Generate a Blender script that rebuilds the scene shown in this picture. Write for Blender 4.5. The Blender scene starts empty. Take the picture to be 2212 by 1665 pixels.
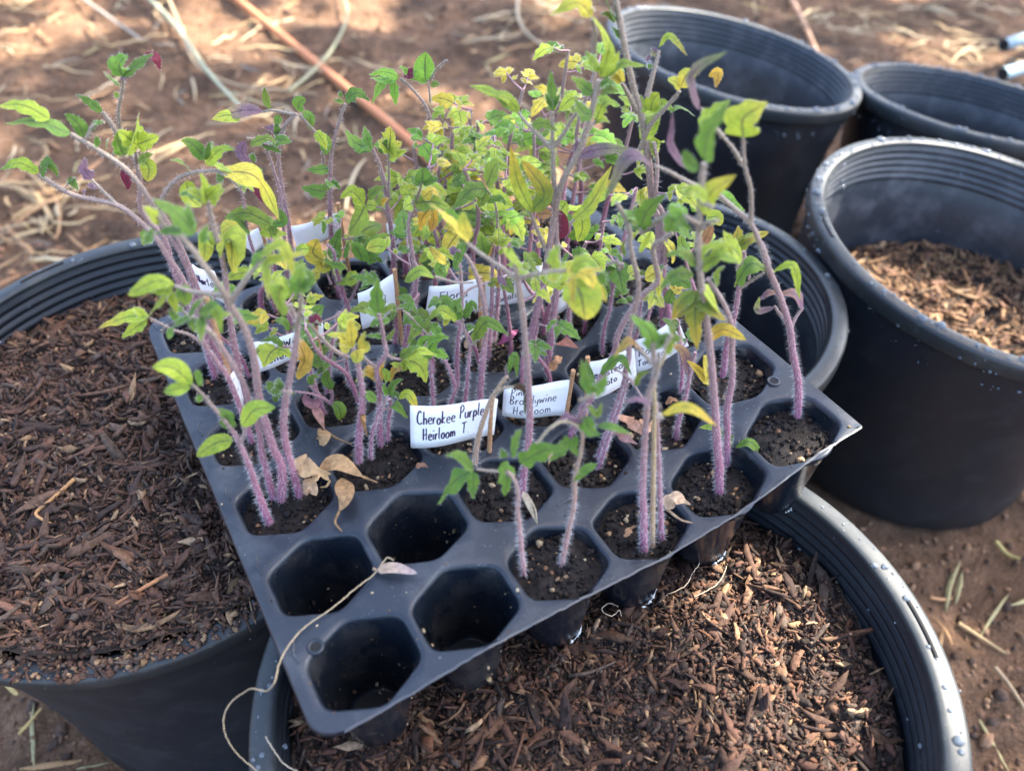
import bpy, math, random
import numpy as np
from mathutils import Vector, Matrix, noise
R_ = random.Random(7); NR = np.random.RandomState(7)
sc = bpy.context.scene
col = sc.collection
# ------------------------------------------------------------------ camera
CAM = np.array([-0.13060, -0.24606, 0.27830])
RC = np.array([[0.86045, -0.50935, 0.01373], [-0.3534, -0.61598, -0.70404], [0.36706, 0.60094, -0.71002]])
FPX = 1735.6
cd = bpy.data.cameras.new('camera'); cam = bpy.data.objects.new('camera', cd); col.objects.link(cam)
M = Matrix(((RC[0][0], -RC[1][0], -RC[2][0], CAM[0]), (RC[0][1], -RC[1][1], -RC[2][1], CAM[1]),
            (RC[0][2], -RC[1][2], -RC[2][2], CAM[2]), (0, 0, 0, 1)))
cam.matrix_world = M
cd.sensor_width = 36; cd.lens = FPX * 36 / 2212; cd.clip_start = 0.01; cd.clip_end = 200
cd.dof.use_dof = True; cd.dof.focus_distance = 0.375; cd.dof.aperture_fstop = 6.8
sc.camera = cam
# ------------------------------------------------------------------ light
SUN = Vector((0.66, -0.05, 0.75)).normalized()
w = bpy.data.worlds.new('World'); sc.world = w; w.use_nodes = True
nt = w.node_tree; sky = nt.nodes.new('ShaderNodeTexSky'); sky.sky_type = 'NISHITA'; sky.sun_disc = False
sky.sun_elevation = math.asin(SUN.z); sky.sun_rotation = math.atan2(SUN.x, SUN.y)
sky.dust_density = 2.8; sky.air_density = .9; sky.ozone_density = 1.3
bg = nt.nodes['Background']; bg.inputs[1].default_value = 0.15
nt.links.new(sky.outputs[0], bg.inputs[0])
ld = bpy.data.lights.new('sun', 'SUN'); ld.energy = 4.2; ld.angle = math.radians(0.5); ld.color = (1, .93, .82)
so = bpy.data.objects.new('sun', ld); col.objects.link(so)
so.rotation_euler = SUN.to_track_quat('Z', 'Y').to_euler()
sc.view_settings.view_transform = 'Standard'; sc.view_settings.look = 'None'; sc.view_settings.gamma = 1
sc.view_settings.exposure = 2.75
# ------------------------------------------------------------------ materials
def newmat(name):
    m = bpy.data.materials.new(name); m.use_nodes = True
    return m, m.node_tree, m.node_tree.nodes['Principled BSDF']
def L(nt, a, b): nt.links.new(a, b)
def nodes(nt, *ks): return [nt.nodes.new(k) for k in ks]
def mix(nt, fac, a, b, blend='MIX'):
    n = nt.nodes.new('ShaderNodeMix'); n.data_type = 'RGBA'; n.blend_type = blend
    for s, v in ((n.inputs[0], fac), (n.inputs[6], a), (n.inputs[7], b)):
        if hasattr(v, 'links'): L(nt, v, s)
        elif isinstance(v, tuple): s.default_value = (*v, 1)[:4]
        else: s.default_value = v
    return n.outputs[2]
def noise_n(nt, scale, detail=4, rough=.6, vec=None):
    n = nt.nodes.new('ShaderNodeTexNoise'); n.inputs['Scale'].default_value = scale
    n.inputs['Detail'].default_value = detail; n.inputs['Roughness'].default_value = rough
    if vec is None:
        tc = nt.nodes.new('ShaderNodeNewGeometry'); vec = tc.outputs['Position']
    L(nt, vec, n.inputs['Vector']); return n.outputs[0]
def ramp(nt, src, a, b, ca=(0, 0, 0), cb=(1, 1, 1)):
    r = nt.nodes.new('ShaderNodeValToRGB'); r.color_ramp.elements[0].position = a; r.color_ramp.elements[1].position = b
    r.color_ramp.elements[0].color = (*ca, 1); r.color_ramp.elements[1].color = (*cb, 1)
    L(nt, src, r.inputs[0]); return r.outputs[0]
def bump(nt, p, src, strength, dist):
    b = nt.nodes.new('ShaderNodeBump'); b.inputs['Strength'].default_value = strength; b.inputs['Distance'].default_value = dist
    L(nt, src, b.inputs['Height']); L(nt, b.outputs[0], p.inputs['Normal'])
def math_n(nt, op, a, b=None, c=None):
    n = nt.nodes.new('ShaderNodeMath'); n.operation = op
    for i, v in enumerate((a, b, c)):
        if v is None: continue
        if hasattr(v, 'links'): L(nt, v, n.inputs[i])
        else: n.inputs[i].default_value = v
    return n.outputs[0]

def plastic(name, base, rough, dust=.25, dustcol=(.16, .13, .10), spec=.5, bstr=.25, scl=1):
    m, nt, p = newmat(name)
    n1 = noise_n(nt, 38 * scl, 6, .65); n2 = noise_n(nt, 900 * scl, 2, .5); n3 = noise_n(nt, 9 * scl, 3)
    sm = ramp(nt, n1, .48, .72); sp = ramp(nt, n2, .68, .74)
    c = mix(nt, math_n(nt, 'MULTIPLY', sm, dust), base, dustcol)
    c = mix(nt, math_n(nt, 'MULTIPLY', sp, dust * 1.6), c, (dustcol[0] * 1.6, dustcol[1] * 1.6, dustcol[2] * 1.5))
    L(nt, c, p.inputs['Base Color'])
    r = math_n(nt, 'MULTIPLY_ADD', n3, .25, rough - .12); r = math_n(nt, 'MULTIPLY_ADD', sm, .12, r)
    L(nt, r, p.inputs['Roughness']); p.inputs['Specular IOR Level'].default_value = spec
    bump(nt, p, n1, bstr, .0006)
    return m
M_pot = plastic('black_pot_plastic', (.010, .013, .018), .44, .13, (.08, .08, .08), .42)
M_potin_sheen = plastic('pot_inner_sky_sheen', (.026, .031, .038), .44, .45, (.16, .16, .17), .6, .4)  # paler pot plastic: sky sheen on the inner walls painted in, plus dust
M_lip = plastic('pot_rim_plastic', (.018, .022, .024), .45, .28, (.09, .092, .082), .45)
M_tray = plastic('tray_plastic', (.009, .014, .023), .40, .34, (.11, .12, .13), .5)
M_cup = plastic('tray_cup_plastic', (.006, .009, .014), .22, .2, (.12, .10, .08), .5, .8, 1.4)
m, nt, p = newmat('cut_edge'); p.inputs['Base Color'].default_value = (.045, .05, .058, 1); p.inputs['Roughness'].default_value = .5; M_edge = m

def colmat(name, rough=.8, noise_s=600, amt=.5, spec=.25, bmp=.5, gloss_noise=False, tr=0):
    m, nt, p = newmat(name); a = nt.nodes.new('ShaderNodeAttribute'); a.attribute_name = 'col'
    n = noise_n(nt, noise_s, 4, .7)
    f = ramp(nt, n, .3, .7, (1 - amt,) * 3, (1 + amt * .6,) * 3)
    c = mix(nt, 1.0, a.outputs[0], f, 'MULTIPLY'); L(nt, c, p.inputs['Base Color'])
    p.inputs['Roughness'].default_value = rough; p.inputs['Specular IOR Level'].default_value = spec
    if bmp: bump(nt, p, n, bmp, .001)
    if tr:
        t = nt.nodes.new('ShaderNodeBsdfTranslucent'); L(nt, c, t.inputs[0]); ms = nt.nodes.new('ShaderNodeMixShader')
        ms.inputs[0].default_value = tr; L(nt, p.outputs[0], ms.inputs[1]); L(nt, t.outputs[0], ms.inputs[2])
        L(nt, ms.outputs[0], nt.nodes['Material Output'].inputs[0])
    return m
M_chip = colmat('bark_mulch', .85, 450, .55)
M_peat = colmat('wet_peat', .6, 900, .6, .28, .9)
M_dirt = colmat('dry_dirt', .95, 260, .45, .15)
M_straw = colmat('straw', .6, 300, .3, .3, .2)
M_wood = colmat('wood', .7, 500, .35, .3, .4)
M_stem = colmat('hairy_stem', .5, 900, .35, .4, .3)
M_hair = colmat('stem_hair', .5, 100, .0, .3, 0, tr=.5)
M_dry = colmat('dried_leaf', .65, 350, .5, .3, .6, tr=.25)
m, nt, p = newmat('white_paper'); M_paper = m
n = noise_n(nt, 250, 3); L(nt, ramp(nt, n, .3, .7, (.86, .87, .88), (.93, .93, .93)), p.inputs['Base Color']); p.inputs['Roughness'].default_value = .75
bump(nt, p, noise_n(nt, 90, 3), .25, .001)
m, nt, p = newmat('ink'); p.inputs['Base Color'].default_value = (.035, .012, .06, 1); p.inputs['Roughness'].default_value = .5; M_ink = m
m, nt, p = newmat('water'); p.inputs['Base Color'].default_value = (.40, .46, .52, 1); p.inputs['Roughness'].default_value = .08
p.inputs['IOR'].default_value = 1.45; p.inputs['Transmission Weight'].default_value = .8; M_water = m
m, nt, p = newmat('white_crust'); p.inputs['Base Color'].default_value = (.55, .58, .56, 1); p.inputs['Roughness'].default_value = .5
p.inputs['Specular IOR Level'].default_value = .8; M_crust = m

# leaf: colour attribute, veins from uv, purple-grey underside, some translucency
m, nt, p = newmat('tomato_leaf'); M_leaf = m
a = nt.nodes.new('ShaderNodeAttribute'); a.attribute_name = 'col'
uv = nt.nodes.new('ShaderNodeUVMap'); uv.uv_map = 'UVMap'
sx = nt.nodes.new('ShaderNodeSeparateXYZ'); L(nt, uv.outputs[0], sx.inputs[0])
t_, s_ = sx.outputs[0], sx.outputs[1]
sa = math_n(nt, 'ABSOLUTE', math_n(nt, 'MULTIPLY_ADD', s_, 2., -1.))
mid = math_n(nt, 'LESS_THAN', sa, .085)
lat = math_n(nt, 'FRACT', math_n(nt, 'MULTIPLY_ADD', sa, -1.5, math_n(nt, 'MULTIPLY', t_, 5.5)))
lat = math_n(nt, 'MULTIPLY', math_n(nt, 'LESS_THAN', lat, .11), math_n(nt, 'LESS_THAN', sa, .85))
vein = math_n(nt, 'MAXIMUM', math_n(nt, 'MULTIPLY', mid, .62), math_n(nt, 'MULTIPLY', lat, .34))
n = noise_n(nt, 260, 3); n2 = noise_n(nt, 1500, 2)
c = mix(nt, 1., a.outputs[0], ramp(nt, n, .32, .7, (.72, .8, .8), (1.2, 1.12, 1.0)), 'MULTIPLY')
c = mix(nt, 1., c, ramp(nt, n2, .35, .6, (.82, .85, .82), (1.05, 1.05, 1.05)), 'MULTIPLY')
c = mix(nt, vein, c, (.060, .045, .050))
L(nt, c, p.inputs['Base Color']); p.inputs['Roughness'].default_value = .58; p.inputs['Specular IOR Level'].default_value = .22
b = nt.nodes.new('ShaderNodeBump'); b.inputs['Strength'].default_value = .6; b.inputs['Distance'].default_value = .0008
L(nt, math_n(nt, 'MULTIPLY_ADD', vein, -1.2, math_n(nt, 'MULTIPLY', n, 1.)), b.inputs['Height']); L(nt, b.outputs[0], p.inputs['Normal'])
tr = nt.nodes.new('ShaderNodeBsdfTranslucent'); L(nt, c, tr.inputs[0]); ms = nt.nodes.new('ShaderNodeMixShader'); ms.inputs[0].default_value = .36
L(nt, p.outputs[0], ms.inputs[1]); L(nt, tr.outputs[0], ms.inputs[2]); L(nt, ms.outputs[0], nt.nodes['Material Output'].inputs[0])

# ------------------------------------------------------------------ helpers
def mesh(name, V, F, mat, parent=None, C=None, UV=None, smooth=False):
    me = bpy.data.meshes.new(name)
    V = np.asarray(V, np.float32).reshape(-1, 3)
    if isinstance(F, np.ndarray):
        k = F.shape[1]; n = len(F)
        me.vertices.add(len(V)); me.vertices.foreach_set('co', V.ravel())
        me.loops.add(n * k); me.loops.foreach_set('vertex_index', F.astype(np.int32).ravel())
        me.polygons.add(n); me.polygons.foreach_set('loop_start', np.arange(0, n * k, k, dtype=np.int32))
        me.update(calc_edges=True)
    else:
        me.from_pydata([tuple(map(float, v)) for v in V], [], F)
    if C is not None:
        C = np.asarray(C, np.float32)
        if C.shape[1] == 3: C = np.c_[C, np.ones(len(C))]
        at = me.color_attributes.new('col', 'FLOAT_COLOR', 'POINT'); at.data.foreach_set('color', C.astype(np.float32).ravel())
    if UV is not None:
        u = me.uv_layers.new(name='UVMap'); li = np.empty(len(me.loops), np.int32); me.loops.foreach_get('vertex_index', li)
        u.data.foreach_set('uv', np.asarray(UV, np.float32)[li].ravel())
    if smooth: me.polygons.foreach_set('use_smooth', np.ones(len(me.polygons), bool))
    me.materials.append(mat)
    o = bpy.data.objects.new(name, me); col.objects.link(o)
    if parent is not None:
        o.parent = parent; q = parent; tot = Vector((0, 0, 0))
        while q is not None: tot = tot + q.location; q = q.parent
        o.location = -tot
    return o
def tag(o, label=None, cat=None, group=None, kind=None):
    if label: o['label'] = label
    if cat: o['category'] = cat
    if group: o['group'] = group
    if kind: o['kind'] = kind
    return o
def empty(name, loc, label, cat, group=None):
    o = bpy.data.objects.new(name, None); o.empty_display_size = .01; col.objects.link(o); o.location = loc
    return tag(o, label, cat, group)
class MB:
    def __init__(s): s.V = []; s.F = []; s.C = []; s.UV = []; s.n = 0
    def add(s, V, F, C=None, UV=None):
        V = np.asarray(V, float).reshape(-1, 3); F = np.asarray(F) + s.n
        s.V.append(V); s.F += [tuple(int(i) for i in f) for f in F]
        c = np.asarray(C if C is not None else (1, 1, 1), float)
        s.C.append(np.broadcast_to(c, (len(V), 3)) if c.ndim == 1 else c)
        s.UV.append(np.zeros((len(V), 2)) if UV is None else np.asarray(UV)); s.n += len(V)
    def obj(s, name, mat, parent=None, smooth=True):
        return mesh(name, np.concatenate(s.V), s.F, mat, parent, np.concatenate(s.C), np.concatenate(s.UV), smooth)
def norm(v): v = np.asarray(v, float); return v / (np.linalg.norm(v, axis=-1, keepdims=True) + 1e-12)
def spline(P, n):
    P = np.asarray(P, float)
    if len(P) == 2: return P[0] + (P[1] - P[0]) * np.linspace(0, 1, n)[:, None]
    Q = np.vstack([2 * P[0] - P[1], P, 2 * P[-1] - P[-2]])
    d = np.r_[0, np.cumsum(np.linalg.norm(np.diff(P, axis=0), axis=1))]; T = np.linspace(0, d[-1], n); out = []
    for t in T:
        k = min(np.searchsorted(d, t, 'right') - 1, len(P) - 2); k = max(k, 0); u = (t - d[k]) / max(d[k + 1] - d[k], 1e-9)
        a, b, c, e = Q[k], Q[k + 1], Q[k + 2], Q[k + 3]
        out.append(.5 * ((2 * b) + (-a + c) * u + (2 * a - 5 * b + 4 * c - e) * u * u + (-a + 3 * b - 3 * c + e) * u ** 3))
    return np.array(out)
def frames(P):
    T = norm(np.gradient(P, axis=0)); N = []
    r = np.array([0.3, .5, .8]); n = norm(np.cross(T[0], r))
    for t in T:
        n = norm(n - t * np.dot(n, t)); N.append(n)
    N = np.array(N); return T, N, np.cross(T, N)
def tube(mb, P, r, k=7, C=(1, 1, 1), cap=True):
    P = np.asarray(P, float); r = np.broadcast_to(r, len(P)); T, N, B = frames(P); a = np.linspace(0, 2 * np.pi, k, endpoint=False)
    V = P[:, None] + r[:, None, None] * (N[:, None] * np.cos(a)[None, :, None] + B[:, None] * np.sin(a)[None, :, None])
    n = len(P); F = []
    for i in range(n - 1):
        for j in range(k): F.append((i * k + j, i * k + (j + 1) % k, (i + 1) * k + (j + 1) % k, (i + 1) * k + j))
    V = V.reshape(-1, 3)
    C = np.asarray(C, float)
    if C.ndim == 2: C = np.repeat(C, k, axis=0)
    mb.add(V, F, C)
    if cap:
        mb.add(V[:k], [tuple(range(k))[::-1]], C[:k] if C.ndim == 2 else C)
        mb.add(V[-k:], [tuple(range(k))], C[-k:] if C.ndim == 2 else C)
NH = norm([.5213, .8534, 0])
def ray(u, v): return RC.T @ np.array([(u - 1106) / FPX, (v - 832.5) / FPX, 1])
def onz(u, v, z=0.):
    d = ray(u, v); return CAM + d * (z - CAM[2]) / d[2]
def onv(u, v, B, off=0.):
    d = ray(u, v); return CAM + d * ((np.asarray(B) - CAM) @ NH - off) / (d @ NH)
S = .042
def cellc(i, j): return np.array([(i - 2.5) * S, (j - 2.5) * S])
# the tray is slightly bent: height of its deck at x, y
_k = np.array([0, .002, -.001, -.0045, -.002, .005])
def warp(x, y):
    i = np.asarray(x) / S + 2.5; j = np.asarray(y) / S + 2.5
    z = np.interp(i, [-.6, 0, 1, 2, 3, 4, 5, 5.7], [0, 0, .003, 0, -.005, -.0025, .0095, .0125])
    return z * np.interp(j, [-.6, 1, 3, 5.6], [1, 1, .9, .4])

# ------------------------------------------------------------------ crumbs and chips
t5 = (1 + 5 ** .5) / 2
ICO = norm(np.array([(-1, t5, 0), (1, t5, 0), (-1, -t5, 0), (1, -t5, 0), (0, -1, t5), (0, 1, t5), (0, -1, -t5), (0, 1, -t5), (t5, 0, -1), (t5, 0, 1), (-t5, 0, -1), (-t5, 0, 1)], float))
ICF = np.array([(0, 11, 5), (0, 5, 1), (0, 1, 7), (0, 7, 10), (0, 10, 11), (1, 5, 9), (5, 11, 4), (11, 10, 2), (10, 7, 6), (7, 1, 8), (3, 9, 4), (3, 4, 2), (3, 2, 6), (3, 6, 8), (3, 8, 9), (4, 9, 5), (2, 4, 11), (6, 2, 10), (8, 6, 7), (9, 8, 1)])
def randrot(n, flat=1.):
    q = NR.normal(size=(n, 4)); q[:, 1:3] *= flat; q = q / np.linalg.norm(q, axis=1)[:, None]; w, x, y, z = q.T
    return np.stack([np.stack([1 - 2 * (y * y + z * z), 2 * (x * y - z * w), 2 * (x * z + y * w)], -1),
                     np.stack([2 * (x * y + z * w), 1 - 2 * (x * x + z * z), 2 * (y * z - x * w)], -1),
                     np.stack([2 * (x * z - y * w), 2 * (y * z + x * w), 1 - 2 * (x * x + y * y)], -1)], 1)
def crumbs(P, r, cols):
    n = len(P); sc_ = (r[:, None] * NR.uniform(.55, 1.25, (n, 3)))[:, None]
    V = ICO[None] * NR.uniform(.65, 1.3, (n, 12, 1)) * sc_
    V = np.einsum('nij,nkj->nki', randrot(n), V) + P[:, None]
    F = (ICF[None] + (np.arange(n) * 12)[:, None, None]).reshape(-1, 3)
    return V.reshape(-1, 3), F, np.repeat(cols, 12, axis=0)
CB = np.array([(-1, -.8), (-.4, -1), (.4, -.9), (1, -.55), (1.35, -.1), (1.05, .5), (.4, 1), (-.5, .85), (-1, .6), (-1.15, -.1)])
def chips(P, Ln, W, T, cols, flat=.35):
    n = len(P); m = len(CB)
    o = CB[None] * (1 + NR.uniform(-.38, .38, (n, m, 2)))
    x = o[..., 0] * Ln[:, None] / 2; y = o[..., 1] * W[:, None] / 2
    bend = NR.uniform(-.25, .25, (n, 1)) * x * x / Ln[:, None] * 1.5; skew = NR.uniform(-.3, .3, (n, 1)) * x * x / Ln[:, None]
    top = np.stack([x, y + skew, bend + T[:, None] / 2], -1); bot = np.stack([x, y + skew, bend - T[:, None] / 2], -1)
    V = np.concatenate([top, bot], 1); V = np.einsum('nij,nkj->nki', randrot(n, flat), V) + P[:, None]
    fs = [(0, 1, 8, 9), (1, 2, 7, 8), (2, 3, 6, 7), (3, 4, 5, 6)]; fs = fs + [tuple(i + 10 for i in f[::-1]) for f in fs]
    fs += [(i, i + 10, (i + 1) % 10 + 10, (i + 1) % 10) for i in range(10)]
    F = (np.array(fs)[None] + (np.arange(n) * 20)[:, None, None]).reshape(-1, 4)
    return V.reshape(-1, 3), F, np.repeat(cols, 20, axis=0)
def pick(pal, n, jit=.25):
    pal = np.array(pal); c = pal[NR.randint(0, len(pal), n)]; return np.clip(c * NR.uniform(1 - jit, 1 + jit, (n, 1)), 0, 1)
MULCH = [(.085, .06, .045), (.12, .055, .03), (.09, .045, .028), (.055, .030, .020), (.075, .040, .026), (.115, .062, .036), (.038, .022, .017), (.060, .032, .023), (.15, .085, .048), (.045, .027, .020), (.085, .042, .028), (.03, .019, .015)]
PALE = [(.26, .16, .085), (.20, .12, .062), (.32, .21, .12)]
DARK = [(.009, .006, .005), (.015, .010, .007), (.024, .015, .010), (.007, .005, .005)]

# ------------------------------------------------------------------ pots
def rodr(tx, ty):
    wv = np.radians([tx, ty, 0]); th = np.linalg.norm(wv) + 1e-9; k = wv / th
    K = np.array([[0, -k[2], k[1]], [k[2], 0, -k[0]], [-k[1], k[0], 0]]); return np.eye(3) + math.sin(th) * K + (1 - math.cos(th)) * K @ K
GZ = -.262
POTS = {}
def pot(key, c, R, tx, ty, label, slots=(), drops=200, bot=None, k=128):
    ds = 1.45 if key in 'ABC' else 1.
    c = np.array(c); Rt = rodr(tx, ty); H = c[2] - GZ; POTS[key] = (c, R, Rt)
    e = empty('plant_pot', (c[0], c[1], GZ), label, 'plant pot', 'black nursery pots')
    rb = bot or R * .80
    def ring(r, z):
        a = np.linspace(0, 2 * np.pi, k, endpoint=False); blend = 1 + min(0, z) / H
        P = np.c_[r * np.cos(a), r * np.sin(a), np.full(k, z)]; Q = P @ Rt.T; Q = Q * blend + P * (1 - blend)
        return Q + c
    def lathe(name, prof, mat):
        V = np.vstack([ring(r, z) for r, z in prof]); n = len(prof)
        F = np.array([(i * k + j, i * k + (j + 1) % k, (i + 1) * k + (j + 1) % k, (i + 1) * k + j) for i in range(n - 1) for j in range(k)])
        return mesh(name, V, F, mat, e, smooth=True)
    Ri = R - .0115
    rim = lathe('rim', [(Ri + .0015, -.0022), (Ri + .0005, -.001), (Ri + .0022, .0002), (Ri + .004, .0004), (R - .002, 0), (R - .0005, -.0009), (R, -.003), (R - .0004, -.011), (R - .0012, -.0125), (R - .004, -.0128), (R - .0045, -.0135)], M_lip)
    prof = [(R - .0047, -.0135), (R - .006, -.03)]
    prof += [(R - .006 + (rb - R + .006) * t, -.03 - (H - .034) * t) for t in np.linspace(.1, 1, 8)]
    prof += [(rb - .004, -H + .001)]
    inner = []
    z = -.0022
    for q in range(5):
        z0 = -.004 - q * .0058
        inner += [(Ri + .0012 - q * .0004, z0), (Ri - .0002 - q * .0004, z0 - .0014), (Ri - .0004 - q * .0004, z0 - .0030), (Ri + .0012 - q * .0004, z0 - .0040), (Ri + .0013 - q * .0004, z0 - .0055)]
    inner += [(Ri - .001 + (rb - .004 - Ri) * t, -.034 - (H - .045) * t) for t in np.linspace(0, 1, 7)] + [(.001, -H + .010)]
    lathe('body', prof, M_pot); lathe('inner_wall', [(Ri + .0014, -.0021)] + inner, M_potin_sheen if key in 'ABC' else M_pot)
    for sa in slots:
        a = np.radians(np.linspace(sa - 5.5, sa + 5.5, 14)); mb = MB(); pts = np.c_[(R - .0052) * np.cos(a), (R - .0052) * np.sin(a), np.full(14, .0001)] @ Rt.T + c
        tube(mb, pts, .0011, 6, (0.004, .004, .004)); mb.obj('rim_slot', M_shade_dark, e)
    # droplets on rim and walls
    n = drops; a = NR.uniform(0, 2 * np.pi, n); typ = NR.rand(n); r = NR.gamma(1.6, .00040, n).clip(.0003, .0022) * ds; r[typ >= .5] *= .7
    P = np.where((typ < .5)[:, None], np.c_[(R - NR.uniform(.002, .009, n)) * np.cos(a), (R - NR.uniform(.002, .009, n)) * np.sin(a), r * .15], 0)
    zi = -NR.uniform(.002, .10, n); ri = np.where(zi > -.034, Ri - .0012, Ri - .001 + (rb - .004 - Ri) * (-zi - .034) / (H - .045)) - r * .2
    P = np.where(((typ >= .5) & (typ < .8))[:, None], np.c_[ri * np.cos(a), ri * np.sin(a), zi], P)
    zo = -NR.uniform(.001, .03, n); ro = np.where(zo > -.012, R, R - .0048) + r * .15
    P = np.where((typ >= .8)[:, None], np.c_[ro * np.cos(a), ro * np.sin(a), zo], P)
    V, F, C = crumbs_smooth(P @ Rt.T + c, r)
    d = mesh('water_droplets', V, F, M_water, None, C, smooth=True); tag(d, 'water droplets beaded on the ' + label, 'water drops', None, 'stuff')
    return e
def crumbs_smooth(P, r):
    k, mm = 10, 5; base = [(0, 0, 1)]
    for i in range(1, mm):
        for j in range(k):
            th = math.pi * i / mm; ph = 2 * math.pi * j / k; base.append((math.sin(th) * math.cos(ph), math.sin(th) * math.sin(ph), math.cos(th)))
    base.append((0, 0, -1)); base = np.array(base); f = []
    for j in range(k): f.append((0, 1 + j, 1 + (j + 1) % k))
    for i in range(mm - 2):
        for j in range(k):
            a, b, c_, d = 1 + i * k + j, 1 + i * k + (j + 1) % k, 1 + (i + 1) * k + (j + 1) % k, 1 + (i + 1) * k + j
            f += [(a, d, c_), (a, c_, b)]
    o = 1 + (mm - 2) * k
    for j in range(k): f.append((len(base) - 1, o + (j + 1) % k, o + j))
    V = base[None] * r[:, None, None] * np.array([1, 1, .8]) + P[:, None]
    return V.reshape(-1, 3), (np.array(f)[None] + (np.arange(len(P)) * len(base))[:, None, None]).reshape(-1, 3), np.ones((len(P) * len(base), 3))
m, nt, p = newmat('slot_shadow'); p.inputs['Base Color'].default_value = (.006, .006, .006, 1); p.inputs['Roughness'].default_value = .9; M_shade_dark = m
pot('F', (-.020, -.1345, -.0334), .1405, -5.6, -1.7, 'black pot in front holding mulch under the tray front edge', (-27,), 520)
pot('L', (-.1485, .0985, -.0333), .1405, 5.9, -4.3, 'black pot at the left brim full of dark mulch with crumbs on its rim', (118, 100), 300)
pot('C', (.417, -.0136, -.0523), .1359, 5.8, 4.2, 'black pot at the right with droplets inside and mulch lit by the sun', (152,), 900, bot=.106)
pot('D', (.165, .074, -.0608), .1336, -3.2, -1.3, 'black pot half hidden behind the right end of the seed tray', (), 260)
pot('A', (.4829, .3376, -.0616), .1334, 2.2, 10.4, 'empty black pot at the top touching the edge of its neighbour', (), 600)
pot('B', (.690, .190, -.098), .125, -3.3, 9.0, 'empty black pot cut by the right edge behind the mulch filled pot', (), 600)

def fbm(x, y, s, seed=0, o=4):
    v = 0; a = 1
    for k in range(o):
        v += a * noise.noise(Vector((x * s + seed * 7.3, y * s - seed * 3.1, seed))); a *= .5; s *= 2.1
    return v
def mulch(key, zc, rad, prof, n_chip, n_crumb, label, pal=MULCH, pale=.10, big=1., seed=1, res=90, rimdirt=None):
    """prof(x,y) -> soil height in world; a bumpy sheet strewn with chips and crumbs, one uncountable mass"""
    c, R, Rt = POTS[key]
    nr, na = res, 150; V = [(c[0], c[1], prof(c[0], c[1]))]
    for i in range(1, nr + 1):
        for j in range(na):
            r = rad * i / nr; a = 2 * math.pi * j / na; x, y = c[0] + r * math.cos(a), c[1] + r * math.sin(a)
            V.append((x, y, prof(x, y) + .0050 * fbm(x, y, 60, seed) + .0018 * fbm(x, y, 240, seed + 1, 3)))
    F = [(0, 1 + j, 1 + (j + 1) % na) for j in range(na)]
    for i in range(nr - 1):
        for j in range(na): F.append((1 + i * na + j, 1 + (i + 1) * na + j, 1 + (i + 1) * na + (j + 1) % na, 1 + i * na + (j + 1) % na))
    base = mesh('mulch_bed', V, F, M_chip, None, pick(DARK[:3] + pal[:1], len(V), .3), smooth=True)
    tag(base, 'soil bed of the ' + label, 'mulch', None, 'stuff')
    def sp(n, rr=1.):
        r = rad * np.sqrt(NR.rand(n)) * rr; a = NR.uniform(0, 2 * np.pi, n); x = c[0] + r * np.cos(a); y = c[1] + r * np.sin(a)
        z = np.array([prof(X, Y) + .0050 * fbm(X, Y, 60, seed) for X, Y in zip(x, y)]); return np.c_[x, y, z]
    P = sp(n_crumb, .99); V, F, C = crumbs(P + [0, 0, .0005], NR.gamma(1.5, .00036, n_crumb).clip(.0003, .0042) * big, pick(pal + DARK[:2], n_crumb))
    tag(mesh('mulch_crumbs', V, F, M_chip, None, C), 'crumbly bits in the ' + label, 'mulch', None, 'stuff')
    n = n_chip; P = sp(n, .97); big_ = NR.rand(n) < .13; ln = np.where(big_, NR.gamma(3.5, .0030, n).clip(.005, .024), NR.gamma(2.2, .0017, n).clip(.0015, .010)) * big; w_ = (ln * NR.uniform(.08, .42, n)).clip(.0004, .0048)
    cc = pick(pal, n); ip = NR.rand(n) < pale; cc[ip] = pick(PALE, ip.sum())
    V, F, C = chips(P + [0, 0, .0012], ln, w_, NR.uniform(.0004, .0016, n), cc, .3)
    tag(mesh('mulch_chips', V, F, M_chip, None, C), 'wood chips in the ' + label, 'mulch', None, 'stuff')
    if rimdirt:
        a = np.radians(NR.uniform(rimdirt[0], rimdirt[1], 2600)); r = R - NR.uniform(.001, .0185, 2600)
        P = np.c_[r * np.cos(a), r * np.sin(a), NR.uniform(0, .003, 2600)] @ Rt.T + c
        V, F, C = crumbs(P, NR.gamma(2, .00045, 2600).clip(.0003, .0022), pick(pal + PALE[:1], 2600)); V2, F2, C2 = chips(P[:170], NR.uniform(.003, .012, 170), NR.uniform(.0006, .003, 170), NR.uniform(.0004, .001, 170), pick(pal + PALE, 170), .2)
        tag(mesh('spilled_soil', V, F, M_chip, None, C), 'soil crumbs spilled over the rim of the left pot', 'soil', None, 'stuff')
        tag(mesh('spilled_chips', V2, F2, M_chip, None, C2), 'small chips spilled over the rim of the left pot', 'soil', None, 'stuff')
def profF(x, y):
    r = math.hypot(x + .02, y + .1345); return -.053 - .13 * max(0, y + .15) + .0035 * fbm(x, y, 22, 9) - 1.0 * max(0, r - .116) ** 1.4 + .03 * max(0, -y - .2)
def profL(x, y):
    dy = (y - .0985); dx = x + .1485
    near = (dx * -.20 + dy * -.98)   # + towards the near rim
    z = -.0475 + near * .030 + .003 * fbm(x, y, 25, 3)
    return z
mulch('F', 0, .1285, profF, 6000, 34000, 'mulch filling the front pot', seed=2, pale=.07)
mulch('L', 0, .1305, profL, 6200, 30000, 'mulch filling the left pot', seed=4, rimdirt=(215, 345), pal=[(.10, .055, .036), (.075, .040, .028), (.14, .078, .048), (.055, .034, .026), (.09, .062, .046), (.12, .060, .038)], pale=.07)
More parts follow.
